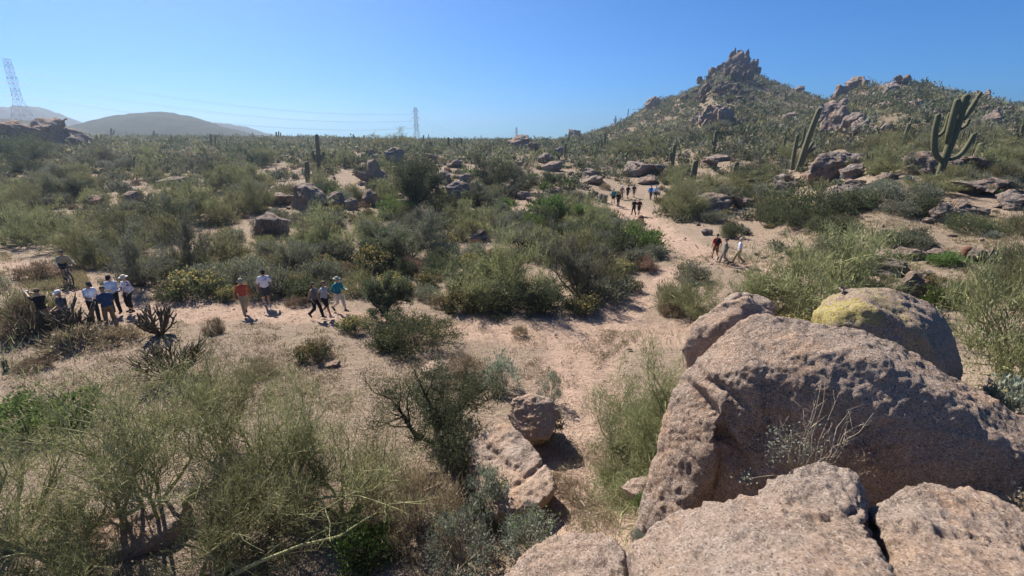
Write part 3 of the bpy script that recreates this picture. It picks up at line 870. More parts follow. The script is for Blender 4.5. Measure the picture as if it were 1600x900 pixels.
BOULDERS = [   # photograph x, base y, width, height, what it is, tilt
 (617, 258, 28, 26, "dark round-topped boulder standing above the leaning slab", 0),
 (588, 286, 38, 36, "leaning dark slab propped below the round-topped boulder", -.45),
 (561, 288, 24, 20, "reddish rock at the foot of the leaning slab", 0),
 (581, 247, 10, 14, "small upright rock left of the round-topped boulder", 0),
 (482, 330, 58, 42, "big dark boulder with a slanting top beside the lone columnar cactus", -.35),
 (436, 322, 42, 18, "low dark rock just left of the slant-topped boulder", 0),
 (520, 325, 44, 22, "pale slanting slab to the right of the slant-topped boulder", -.3),
 (580, 323, 27, 25, "striped rounded rock at the right end of the pale slabs", -.2),
 (550, 329, 20, 18, "small dark rock in front of the pale slabs", 0),
 (716, 315, 36, 29, "rounded boulder with a lit left shoulder beside the big mesquite", 0),
 (674, 255, 28, 15, "flat rock under the ridge right of the round-topped boulder", 0),
 (710, 263, 26, 12, "pinkish low rock on the slope right of the mesquite top", -.2),
 (690, 286, 32, 18, "dark rock peeping over the mesquite crown", 0),
 (727, 288, 30, 16, "shadowed rock slab beside the mesquite crown", 0),
 (418, 372, 52, 34, "grey two-layered rock between the olive bushes at middle distance", 0),
 (745, 379, 42, 16, "pale rock ledge behind the large palo verde", -.15),
 (726, 376, 14, 16, "small upright dark stone beside the pale rock ledge", 0),
 (812, 233, 36, 21, "brown layered rock knob on the skyline", 0),
 (832, 239, 20, 16, "rock stepping down from the skyline knob", 0),
 (853, 256, 25, 16, "round grey boulder below the skyline knob", 0),
 (872, 250, 17, 20, "upright egg-shaped boulder beside the round grey one", .1),
 (864, 268, 32, 15, "broad rock below the egg-shaped boulder", 0),
 (900, 212, 20, 14, "blocky rock where the hill slope meets the sky", 0),
 (1012, 277, 62, 22, "long domed boulder above the hikers on the far trail", 0),
 (981, 277, 18, 14, "small rock against the left end of the long domed boulder", 0),
 (931, 290, 34, 14, "split rock on the bank above the far trail", -.2),
 (921, 277, 32, 13, "jumbled brown rock left of the long domed boulder", 0),
 (1018, 288, 40, 13, "flat pale rock below the long domed boulder", 0),
 (976, 255, 18, 8, "small flat rock above the long domed boulder", 0),
 (870, 303, 21, 10, "small dome of rock among bushes left of the far trail", 0),
 (818, 312, 21, 12, "grey rock low among bushes, well left of the far trail", 0),
 (942, 316, 17, 12, "stone at the left edge of the far trail", 0),
 (928, 313, 13, 14, "dark upright stone left of the far trail edge", 0),
 (1118, 333, 54, 28, "domed boulder with a dark cleft right of the far trail bush", 0),
 (1148, 326, 24, 20, "boulder leaning on the right of the cleft dome", .1),
 (1165, 324, 28, 14, "pale slab behind the cleft dome", 0),
 (1184, 345, 15, 17, "grey stone in brush right of the cleft dome", 0),
 (1197, 347, 14, 18, "pale stone touching the grey stone in brush", 0),
 (1110, 262, 24, 13, "dark block under the flat rocks on the lower hill", 0),
 (1125, 252, 40, 9, "flat pale rock shelf on the lower hill", 0),
 (1112, 197, 34, 31, "massive shadowed outcrop block halfway up the peak", 0),
 (1132, 198, 26, 29, "dark right half of the massive outcrop block", .1),
 (1122, 176, 22, 12, "cap stone along the top of the massive outcrop block", 0),
 (1106, 199, 16, 12, "foot stone under the massive outcrop block", 0),
 (1092, 194, 22, 18, "pinkish block at the left of the massive outcrop", 0),
 (1150, 198, 20, 14, "block at the right of the massive outcrop", 0),
 (1026, 168, 24, 16, "slanting rock fin on the peak's left skyline", -.6),
 (1012, 171, 8, 9, "small pointed rock beside the rock fin", 0),
 (1280, 282, 42, 16, "sloping shoulder rock at the left of the flat-topped boulder", -.3),
 (1336, 278, 34, 20, "broken rock under the flat-topped boulder", 0),
 (1345, 292, 32, 11, "flat grey rock below the flat-topped boulder", 0),
 (1328, 311, 62, 20, "long grey slab above the dark bush", 0),
 (1228, 285, 26, 12, "half-buried rock left of the flat-topped boulder", 0),
 (1240, 312, 38, 30, "tan rock face half hidden by the dark bush", -.2),
 (1525, 272, 44, 26, "right shoulder of rock against the broad whaleback", .15),
 (1449, 277, 20, 13, "small boulder at the foot of the many-armed saguaro", 0),
 (1396, 281, 26, 10, "yellowish low rock between the big boulder and the many-armed saguaro", 0),
 (1560, 306, 92, 24, "long low ledge at the edge below the whaleback", 0),
 (1592, 325, 50, 26, "dark rounded rock under the long low ledge", 0),
 (1475, 347, 32, 28, "dark rock with a grey top among low shrubs on the right slope", 0),
 (1462, 340, 22, 12, "small pale rock near the grey-topped dark rock", 0),
 (1453, 350, 15, 9, "pebble-like boulder below the grey-topped dark rock", 0),
 (1524, 341, 60, 20, "bumpy pale ledge on the right slope", .15),
 (1500, 325, 34, 12, "grey flat stone above the bumpy pale ledge", 0),
 (1590, 328, 26, 10, "sunlit stone at the right edge slope", 0),
 (1392, 430, 76, 26, "broad pale boulder behind the airy palo verde", 0),
 (1428, 407, 46, 16, "flat whitish rock above the broad pale boulder", 0),
 (1397, 403, 20, 12, "grey stone left of the flat whitish rock", 0),
 (1404, 390, 15, 8, "small stone topping the grey stone", 0),
 (1476, 404, 34, 12, "pale rock beside the barrel cactus", 0),
 (1450, 441, 26, 17, "angular rock right of the broad pale boulder", 0),
 (1425, 471, 44, 42, "smooth upright egg of granite behind the lichen boulder", .25),
 (1533, 412, 26, 22, "split boulder's left half near the barrel cactus", -.1),
 (1550, 412, 18, 23, "split boulder's right half near the barrel cactus", .15),
 (1490, 456, 28, 14, "low rock by the dark green shrub behind the lichen boulder", 0),
 (1106, 368, 18, 9, "flat stone beside the red-shirted hiker's trail", 0),
 (1126, 350, 10, 7, "stone at the trail bend below the cleft dome", 0),
 (1540, 468, 26, 9, "half-buried stone near the right-hand palo verde", 0),
 (1318, 207, 44, 44, "great sunlit crag low on the second ridge", -.2),
 (1336, 207, 34, 30, "middle block of the great sunlit crag", .2),
 (1300, 190, 30, 28, "upper left tower of the great crag", -.3),
 (1311, 181, 18, 26, "thin upright slab at the top of the great crag", .2),
 (1303, 176, 24, 18, "top knob of the great crag", 0),
 (1350, 209, 34, 24, "dark lower right block of the great crag", 0),
 (1370, 209, 24, 12, "tan block right of the great crag", 0),
 (1393, 209, 24, 16, "slanting block beyond the tan one right of the great crag", -.5),
 (1340, 139, 28, 19, "tallest rock dome on the second ridge skyline", 0),
 (1318, 153, 22, 20, "leaning slab left of the tallest ridge dome", -.2),
 (1353, 136, 10, 12, "small rock on the right side of the ridge dome", 0),
 (1404, 131, 11, 13, "left one of two standing stones on the second ridge", 0),
 (1416, 130, 10, 13, "right one of two standing stones on the second ridge", .2),
 (1400, 142, 26, 14, "block beneath the two standing stones", 0),
 (1392, 149, 20, 12, "lower block beneath the two standing stones", 0),
 (1390, 167, 26, 9, "tan ledge on the second ridge's face", 0),
 (1440, 171, 20, 15, "sunlit tan boulder on the second ridge's face", -.3),
 (1560, 197, 34, 24, "sunlit boulder in the jumble right of the many-armed saguaro", 0),
 (1546, 152, 14, 14, "pale boulder on the ridge right of the saguaro arms", 0),
 (1530, 148, 14, 10, "skyline rock right of the saguaro arms", 0),
 (1232, 188, 30, 9, "long grey rock streak on the slope left of the leaning saguaro", -.5),
 (1225, 203, 22, 9, "lower grey rock streak left of the leaning saguaro", -.4),
 (1252, 138, 14, 10, "dark rock on the peak's right shoulder", 0),
 (56, 233, 76, 46, "large dark outcrop at the pylon's foot", 0),
 (14, 236, 54, 46, "left flank of the outcrop below the pylon", 0),
 (36, 236, 46, 40, "dark block in the middle of the outcrop below the pylon", 0),
 (90, 232, 56, 30, "sloping right tail of the outcrop below the pylon", .5),
 (163, 214, 14, 9, "small square rock on the skyline right of the pylon outcrop", 0),
 (110, 238, 16, 7, "pale flat stone on the slope under the outcrop", 0),
 (200, 316, 28, 16, "grey rock among the brush above the cyclist's trail", 0),
 (138, 325, 44, 18, "dark rock in brush well above the cyclist", 0),
 (262, 290, 48, 12, "low dark ledge in brush on the left flat", 0),
 (620, 222, 18, 5, "small skyline rocks heap near the middle pylon", 0),
 (628, 218, 6, 7, "single knob on the skyline left of the middle pylon", 0),
]
for b in BOULDERS:
    boulder(*b[:5], tilt=b[5])
# the summit: standing blocks packed round the peak
SUMMIT = [(1141, 93, 5, 9), (1147, 92, 5, 12), (1152, 96, 8, 8), (1158, 91, 8, 9), (1164, 96, 9, 13), (1170, 101, 6, 12), (1156, 104, 18, 16), (1145, 106, 10, 12), (1167, 108, 14, 14),
          (1178, 104, 6, 8), (1181, 110, 7, 12), (1175, 113, 9, 12), (1138, 104, 8, 8), (1132, 109, 9, 8), (1150, 115, 12, 10), (1162, 117, 12, 11), (1142, 116, 10, 9), (1184, 116, 6, 8), (1124, 113, 10, 8), (1117, 117, 12, 9), (1112, 121, 8, 8),
          (1172, 122, 10, 9), (1155, 128, 7, 14), (1152, 140, 9, 8), (1142, 145, 9, 10), (1150, 148, 10, 9), (1120, 148, 5, 9), (1124, 148, 5, 9), (1104, 152, 14, 16), (1098, 155, 8, 10), (1090, 158, 10, 7), (1073, 158, 6, 8), (1066, 159, 6, 9), (1085, 148, 6, 8), (1131, 152, 9, 6), (1158, 152, 8, 8), (1166, 150, 7, 8), (1094, 130, 7, 6)]
for k in range(40):
    by_ = 94 + 34 * random.random() ** .7
    hw = (by_ - 85) * .8
    SUMMIT.append((1156 + random.uniform(-hw, hw * .85), by_, random.uniform(5, 11), random.uniform(6, 12)))
for k in range(36):
    SUMMIT.append((random.uniform(1085, 1185), random.uniform(126, 162), random.uniform(4, 9), random.uniform(4, 9)))
for px_, by_, w_, h_ in SUMMIT:
    g_ = ground(px_, max(by_ + 1, 99))
    lab = "brown block of the jagged rock crown on the summit" if by_ < 124 else "tan block scattered on the face below the summit crown"
    boulder(px_, by_, w_ * 1.25, h_ * 1.35, lab, protos=PROTO_PEAK, D=min(g_[1], 280) - 1, group="rocks of the summit crown" if by_ < 124 else "rocks on the face below the summit", tilt=random.uniform(-.25, .25))
for k in range(44):
    px_ = random.uniform(1500, 1605); by_ = np.interp(px_, [1500, 1600], [160, 178]) + random.uniform(0, 26)
    boulder(px_, by_, random.uniform(7, 17), random.uniform(6, 13), "block in the rock jumble on the second ridge beyond the saguaro arms", protos=PROTO_PEAK, group="rock jumble on the second ridge", tilt=random.uniform(-.3, .3))
for k in range(110):
    px_ = random.uniform(960, 1500)
    top = np.interp(px_, SKY[:, 0], SKY[:, 1]) + 8
    by_ = random.uniform(top, 235)
    loose(px_, by_, random.uniform(4, 11), random.uniform(3, 8))
for k in range(46):
    px_ = random.uniform(560, 960); by_ = random.uniform(235, 330)
    loose(px_, by_, random.uniform(6, 18), random.uniform(4, 11))
for k in range(26):
    px_ = random.uniform(90, 560); by_ = random.uniform(236, 335)
    loose(px_, by_, random.uniform(6, 18), random.uniform(3, 8))
for k in range(34):
    px_ = random.uniform(1090, 1600); by_ = random.uniform(325, 430)
    loose(px_, by_, random.uniform(4, 12), random.uniform(3, 6))

def loose_mass():
    g = Geo()
    src = []
    for o in BP[:5]:
        m = o.data; m.calc_loop_triangles()
        V, _ = mesh_arrays(m)
        T = np.empty(len(m.loop_triangles) * 3, np.int64); m.loop_triangles.foreach_get("vertices", T)
        bmx = bmesh.new(); bmx.from_mesh(m); bmesh.ops.triangulate(bmx, faces=bmx.faces[:])
        me2 = bpy.data.meshes.new("tmp"); bmx.to_mesh(me2); bmx.free()
        t_ = bpy.data.objects.new("tmp", me2); COL.objects.link(t_)
        d_ = t_.modifiers.new("d", 'DECIMATE'); d_.ratio = 90 / max(1, len(me2.polygons))
        src.append(t_)
    dg = bpy.context.evaluated_depsgraph_get(); dg.update()
    arr = []
    for t_ in src:
        me3 = bpy.data.meshes.new_from_object(t_.evaluated_get(dg))
        V, _ = mesh_arrays(me3)
        F = np.array([p.vertices[:] for p in me3.polygons if len(p.vertices) == 3])
        arr.append((V, F))
        m2 = t_.data
        bpy.data.objects.remove(t_); bpy.data.meshes.remove(m2); bpy.data.meshes.remove(me3)
    for k, (p, w, h) in enumerate(LOOSE):
        V, F = arr[k % len(arr)]
        a = random.uniform(0, 6.28); c_, s_ = math.cos(a), math.sin(a)
        Q = V * np.array([w, w * .85, h * 1.2])
        Q = np.stack([Q[:, 0] * c_ - Q[:, 1] * s_, Q[:, 0] * s_ + Q[:, 1] * c_, Q[:, 2] - h * .2], -1) + p
        g.add(Q, F)
    o = link("loose_rocks", g.mesh("loose_rocks"), M_ROCKM)
    o["kind"] = "stuff"; o["label"] = "small loose rocks strewn through the brush and slopes"
loose_mass()

# ------------------------------------------------------------------ plants: geometry
def rand_dirs(r_, n, zlo=-1.0):
    v = r_.normal(size=(n, 3)); v /= np.linalg.norm(v, axis=1, keepdims=True)
    v[:, 2] = np.where(v[:, 2] < zlo, -v[:, 2], v[:, 2])
    return v

def leaf_tris(g, r_, c, d, L, W, m=0):
    n = len(c)
    d = d / (np.linalg.norm(d, axis=1, keepdims=True) + 1e-9)
    side = np.cross(d, rand_dirs(r_, n))
    side /= np.linalg.norm(side, axis=1, keepdims=True) + 1e-9
    LL = L * r_.uniform(.6, 1.4, (n, 1))
    g.tris(c, d * LL, side * W * .5 * r_.uniform(.7, 1.3, (n, 1)), m)

def bush(seed, w=2.0, h=1.3, nc=60, per=60, L=.10, W=.05, up=.5, out=.6, cl=.14, flower=0.0, mats=(0, 1, 2), stems=16, open_=.25, fL=.06):
    """dome-shaped shrub: leaf clumps carried on stems from one root; material 0 leaf, 1 flower tips, 2 stem"""
    r_ = np.random.default_rng(seed)
    g = Geo()
    d = rand_dirs(r_, nc, -.05)
    rr = r_.uniform(open_, 1, (nc, 1)) ** .5
    lump = 1 + .28 * fbm(d * 1.7, 1.0, 2, seed=seed)[:, None]
    c = d * rr * lump * np.array([w / 2, w / 2, h * .86])
    c[:, 2] = np.abs(c[:, 2]) + .06 * h
    cs = cl * w * r_.uniform(.6, 1.3, (nc, 1))
    n = nc * per
    ci = np.repeat(np.arange(nc), per)
    off = r_.normal(size=(n, 3)) * cs[ci] * np.array([.55, .55, .42])
    p = c[ci] + off
    p[:, 2] = np.maximum(p[:, 2], .02)
    ax = out * (p / (np.linalg.norm(p, axis=1, keepdims=True) + 1e-6)) + np.array([0, 0, up]) + r_.normal(size=(n, 3)) * .45
    hi = (p[:, 2] > .45 * h) & (np.linalg.norm(p / np.array([w / 2, w / 2, h]), axis=1) > .62)
    fl = hi & (r_.random(n) < flower)
    leaf_tris(g, r_, p[~fl], ax[~fl], L, W, 0)
    if fl.any():
        leaf_tris(g, r_, p[fl] + np.array([0, 0, .03]), rand_dirs(r_, fl.sum(), -.2), fL, fL * .9, 1)
    for k in range(stems):
        e = c[r_.integers(nc)]
        b = np.array([e[0] * .08, e[1] * .08, -.05])
        mid = (b + e) / 2 + np.array([0, 0, .08 * h]) + r_.normal(size=3) * .05 * w
        g.tube([b, (b + mid) / 2, mid, (mid + e) / 2, e], np.linspace(.016, .005, 5) * w * .5, 3, 2, cap=False)
    return g

def limb(r_, p, d, L, r0, r1, n=6, wob=.18, lift=0.0):
    out = [np.array(p, float)]
    d = np.array(d, float) / np.linalg.norm(d)
    for i in range(n):
        d = d + r_.normal(size=3) * wob + np.array([0, 0, lift])
        d /= np.linalg.norm(d)
        out.append(out[-1] + d * L / n)
    return np.array(out), np.linspace(r0, r1, n + 1), d

def airy_tree(seed, h=3.2, w=5.0, limbs=7, kids=6, twigs=5200, L=.26, W=.022, tilt=(.25, 1.0), r0=.05, trunk=0.0, droop=0.0, level3=4, wob=.16, leaf=None, base_lean=(0, 0), spread_up=.55, twsp=.16):
    """palo verde or mesquite: splayed limbs, branches, wiry twigs; returns wood and crown geometry"""
    r_ = np.random.default_rng(seed)
    wood, crown = Geo(), Geo()
    root = np.array([0, 0, -.1])
    start = root.copy()
    if trunk > 0:
        P_, Rr_, d_ = limb(r_, root, (base_lean[0], base_lean[1], 1), trunk + .1, r0 * 1.7, r0 * 1.25, 5, .12)
        wood.tube(P_, Rr_, 7); start = P_[-1]
    tw_p, tw_d = [], []
    ang0 = r_.uniform(0, 6.28)
    for i in range(limbs):
        a = ang0 + i * 2 * math.pi / limbs + r_.uniform(-.35, .35)
        tl = r_.uniform(*tilt)
        d = np.array([math.cos(a) * math.sin(tl), math.sin(a) * math.sin(tl), math.cos(tl)])
        reach = min((h - trunk) / max(math.cos(tl), .28), (w / 2) / max(math.sin(tl), .2)) * r_.uniform(.8, 1.05)
        P_, Rr_, dl = limb(r_, start, d, reach * .72, r0, r0 * .38, 7, wob, .03 - droop * .02)
        wood.tube(P_, Rr_, 5)
        for k in range(kids):
            t_ = r_.uniform(.3, 1.0) if k else 1.0
            j = min(int(t_ * 7), 7)
            b = P_[j]
            dd = dl * .5 + d * .4 + rand_dirs(r_, 1)[0] * .75 + np.array([0, 0, .25 - droop * .3])
            Q, Rq, dq = limb(r_, b, dd, reach * r_.uniform(.25, .45), r0 * .33, r0 * .12, 5, wob * 1.2, .02 - droop * .05)
            wood.tube(Q, Rq, 4, cap=False)
            for m_ in range(level3):
                jj = r_.integers(1, 6)
                d3 = dq * .6 + rand_dirs(r_, 1)[0] * .8 + np.array([0, 0, .3 - droop * .4])
                T, Rt, dt = limb(r_, Q[jj], d3, reach * r_.uniform(.12, .24), r0 * .13, r0 * .05, 4, wob * 1.3, -droop * .06)
                wood.tube(T, Rt, 3, cap=False)
                tw_p.append(T); tw_d.append(np.gradient(T, axis=0))
            tw_p.append(Q[2:]); tw_d.append(np.gradient(Q, axis=0)[2:])
    TP = np.concatenate(tw_p); TD = np.concatenate(tw_d)
    TD /= np.linalg.norm(TD, axis=1, keepdims=True) + 1e-9
    k = r_.integers(0, len(TP), twigs)
    p = TP[k] + r_.normal(size=(twigs, 3)) * h * .022 + rand_dirs(r_, twigs) * r_.uniform(0, twsp, (twigs, 1)) * min(1, h / 3)
    d = TD[k] * .6 + r_.normal(size=(twigs, 3)) * .42 + np.array([0, 0, spread_up - droop])
    leaf_tris(crown, r_, p, d, L, W, 0)
    if leaf:
        nl, lL, lW = leaf
        k = r_.integers(0, len(TP), nl)
        p = TP[k] + r_.normal(size=(nl, 3)) * h * .03 + rand_dirs(r_, nl) * r_.uniform(0, twsp * 1.2, (nl, 1))
        leaf_tris(crown, r_, p, rand_dirs(r_, nl, -.4) + np.array([0, 0, .2]), lL, lW, 0)
    return wood, crown

def plant2(name, wood, crown, wm, cm, loc, label, cat, group=None, rz=0.0, wn="trunk"):
    r = empty(name, loc, rz)
    tag(r, label, cat, group)
    link(wn, wood.mesh(wn), wm, r)
    link("crown", crown.mesh("crown", False), cm, r)
    return r

def copy_plant(r, loc, rz, sc, label, group=None):
    c = r.copy(); COL.objects.link(c)
    c.location = loc; c.rotation_euler = (0, 0, rz); c.scale = sc
    c["label"] = label
    if "group" in c.keys(): del c["group"]
    if group: c["group"] = group
    for ch in r.children:
        copy_of(ch, c)
    return c
# ------------------------------------------------------------------ shared shrub shapes
def shrub_set(name, seeds, mats, **kw):
    out = []
    for s in seeds:
        g = bush(s, **kw)
        me = g.mesh(name, False)
        for m in mats: me.materials.append(m)
        out.append((name, me, kw["w"], kw["h"]))
    return out

K = {
 "grey": shrub_set("grey_shrub", (1, 2, 3), (F_GREY, F_YEL, B_BARK), w=2.0, h=1.15, nc=70, per=52, L=.11, W=.04, up=.6, flower=.02),
 "olive": shrub_set("olive_shrub", (4, 5, 6), (F_OLIVE, F_YEL, B_BARK), w=2.4, h=1.5, nc=60, per=70, L=.19, W=.026, up=.9, cl=.15, stems=20),
 "dark": shrub_set("dark_shrub", (7, 8, 9), (F_DARK, F_YEL, B_DARK), w=2.2, h=1.4, nc=70, per=62, L=.10, W=.055, up=.4, open_=.1),
 "green": shrub_set("green_shrub", (10, 11), (F_GREEN, F_YEL, B_BARK), w=2.0, h=1.3, nc=60, per=62, L=.11, W=.05, up=.6, open_=.1),
 "flower": shrub_set("flowering_shrub", (12, 13, 14), (F_DARK, F_YEL, B_BARK), w=1.5, h=.85, nc=48, per=62, L=.09, W=.035, up=.7, flower=.5, open_=.2, fL=.065),
 "dry": shrub_set("dry_shrub", (15, 16, 17), (F_DRY, F_STRAW, B_DRYW), w=1.4, h=.62, nc=40, per=55, L=.15, W=.02, up=.9, flower=.06, stems=24),
 "rose": shrub_set("russet_shrub", (18, 19), (F_ROSE, F_STRAW, B_BARK), w=1.4, h=.9, nc=40, per=60, L=.12, W=.024, up=.9, open_=.1),
 "sage": shrub_set("sage_shrub", (20, 21), (F_SAGE, F_YEL, B_DRYW), w=1.2, h=.75, nc=44, per=50, L=.09, W=.05, up=.5, flower=.03),
 "mix": shrub_set("mixed_shrub", (22, 23), (F_DARK, F_YEL, B_BARK), w=3.0, h=1.5, nc=120, per=70, L=.09, W=.03, up=.6, flower=.14, open_=.15, fL=.05, cl=.10, stems=30),
 "weed": shrub_set("dry_weeds", (24, 25), (F_DRY, F_STRAW, B_DRYW), w=1.6, h=.8, nc=90, per=60, L=.09, W=.010, up=.8, flower=.05, cl=.09, stems=40, fL=.03),
 "leafy": shrub_set("leafy_weed", (26, 27), (F_SAGE, F_GREEN, B_DRYW), w=1.0, h=.8, nc=60, per=44, L=.045, W=.022, up=.5, flower=.08, cl=.10, stems=26, fL=.04),
}
TREES = {}
def tree_set(key, name, seeds, wm, cm, **kw):
    TREES[key] = []
    for s in seeds:
        w_, c_ = airy_tree(s, **kw)
        a, b = w_.mesh("trunk"), c_.mesh("crown", False)
        a.materials.append(wm); b.materials.append(cm)
        TREES[key].append((name, a, b, kw["w"], kw["h"]))
tree_set("palo", "palo_verde_tree", (31, 32, 33), B_GREEN, F_PALO, h=3.2, w=5.2, limbs=8, kids=7, twigs=7000, L=.26, W=.024, tilt=(.3, 1.15), r0=.06, leaf=(2500, .08, .04))
tree_set("paleo", "palo_verde_tree", (34, 35), B_BARK, F_GREY, h=3.0, w=4.4, limbs=8, kids=7, twigs=7000, L=.22, W=.026, tilt=(.25, 1.0), r0=.055, leaf=(3000, .08, .045))
tree_set("mesq", "mesquite_tree", (36, 37), B_DARK, F_DARK, h=3.0, w=4.8, limbs=6, kids=8, twigs=8000, L=.16, W=.04, tilt=(.5, 1.3), r0=.08, trunk=.35, leaf=(7000, .10, .06), level3=5, twsp=.3)

COUNT = {}
SIZES = []
def shrub(kind, px, base, w, label, group=None, hs=1.0, D=None, k=None, loc=None, W=None, pitch=0):
    L = K[kind]
    COUNT[kind] = COUNT.get(kind, 0) + 1
    name, me, mw, mh = L[(COUNT[kind] if k is None else k) % len(L)]
    g_ = loc if loc is not None else (ground(px, base) if D is None else at(px, base, D))
    W = W if W is not None else w * pxm(base, g_[1])
    o = link(name, me, None)
    s = W / mw
    put(o, (g_[0], g_[1] + (W * .25 if loc is None else 0), g_[2] - .03), random.uniform(0, 6.28), (s, s, s * hs * random.uniform(.9, 1.1)))
    tag(o, label, "flowering shrub" if kind == "flower" else ("dry shrub" if kind in ("dry", "rose") else "shrub"), group)
    return o

def tree(kind, px, base, w, h, label, group=None, k=0, loc=None, rz=None):
    name, a, b, mw, mh = TREES[kind][k % len(TREES[kind])]
    g_ = ground(px, base) if loc is None else loc
    m = pxm(base, g_[1])
    W, Hh = w * m, h * m
    r = empty(name, (g_[0], g_[1] + (W * .2 if loc is None else 0), g_[2]), random.uniform(0, 6.28) if rz is None else rz)
    r.scale = (W / mw, W / mw, Hh / mh)
    tag(r, label, "tree", group)
    link("trunk", a, None, r); link("crown", b, None, r)
    return r

# trees one can point at: kind, x, base y, width, height, label
for k, a in enumerate([
 ("palo", 785, 489, 205, 112, "broad fan-shaped palo verde rising at the trail's far edge"),
 ("paleo", 905, 470, 130, 108, "grey-green tree just right of the fan-shaped palo verde, over yellow-topped shrub"),
 ("mesq", 645, 338, 112, 88, "large dark mesquite on the mid slope in front of the round-topped boulder"),
 ("mesq", 768, 305, 74, 50, "smaller dark mesquite right of the large mid-slope mesquite"),
 ("palo", 288, 349, 110, 66, "hazy palo verde on the flat above the orange-shirted walker"),
 ("palo", 392, 332, 82, 56, "rounded palo verde beside the grey two-layered rock"),
 ("palo", 505, 405, 130, 76, "wide olive palo verde behind the two women in step"),
 ("paleo", 590, 390, 90, 50, "low airy tree between the wide palo verde and the yellow shrubs"),
 ("paleo", 205, 452, 110, 82, "thick bushy tree right behind the floral-shirted woman"),
 ("palo", 170, 405, 130, 80, "spreading palo verde at the bend where the cyclist comes down"),
 ("paleo", 285, 432, 74, 92, "thin-stemmed grey tree above the yellow-topped hedge of shrubs"),
 ("palo", 95, 392, 90, 62, "palo verde behind the cyclist's helmet"),
 ("palo", 20, 388, 90, 60, "hazy palo verde where the sandy trail leaves the frame"),
 ("mesq", 25, 262, 80, 42, "round bush-like tree under the pylon outcrop"),
 ("palo", 1074, 342, 92, 54, "round green palo verde between the far trail and the cleft dome"),
 ("palo", 925, 372, 90, 56, "olive palo verde just left of the upper trail bend"),
 ("paleo", 812, 392, 96, 48, "dark airy tree behind the fan-shaped palo verde's top"),
 ("palo", 1170, 300, 150, 24, "long low palo verde thicket behind the cleft dome"),
 ("palo", 1010, 246, 120, 36, "pale olive thicket of palo verde above the long domed boulder"),
 ("palo", 1395, 275, 90, 44, "olive palo verde in front of the broad whaleback boulder"),
 ("palo", 1475, 305, 130, 32, "low olive thicket round the base of the many-armed saguaro"),
 ("palo", 1565, 268, 100, 40, "pale palo verde thicket right of the broad whaleback"),
 ("paleo", 1100, 218, 110, 26, "small grey-green thicket under the massive outcrop block"),
 ("palo", 610, 235, 80, 26, "distant tree under the middle pylon's skyline"),
 ("paleo", 150, 262, 90, 28, "distant grey tree on the flat right of the pylon outcrop"),
 ("palo", 345, 300, 80, 38, "distant palo verde above the rounded one on the hazy flat"),
]):
    tree(a[0], *a[1:6], k=k)
# the sunny palo verdes at the right, behind and beside the big boulders
tree("palo", 1290, 492, 235, 136, "big yellow-green palo verde behind the lichen boulder, its bare forks showing", k=1, loc=ground(1290, 492, 12))
tree("palo", 1215, 492, 150, 100, "middle palo verde of the yellow-green mass, right behind the low sunlit boulder", k=0, loc=ground(1215, 492, 12))
tree("palo", 1330, 470, 110, 70, "palo verde at the yellow-green mass's upper end beside the broad pale boulder", k=2, loc=ground(1330, 468, 12))
tree("palo", 1090, 500, 140, 66, "palo verde bush between the trail and the low sunlit boulder", k=2, loc=ground(1085, 500))
tree("palo", 1362, 482, 100, 50, "pale palo verde spray behind the upright egg of granite", k=0, loc=ground(1362, 482, 12))
tree("palo", 1585, 640, 270, 250, "tall palo verde filling the edge beside the lichen boulder", k=1, loc=at(1590, 640, 11.5))
tree("palo", 1590, 470, 130, 90, "palo verde further up the slope above the tall edge one", k=2, loc=ground(1590, 480))

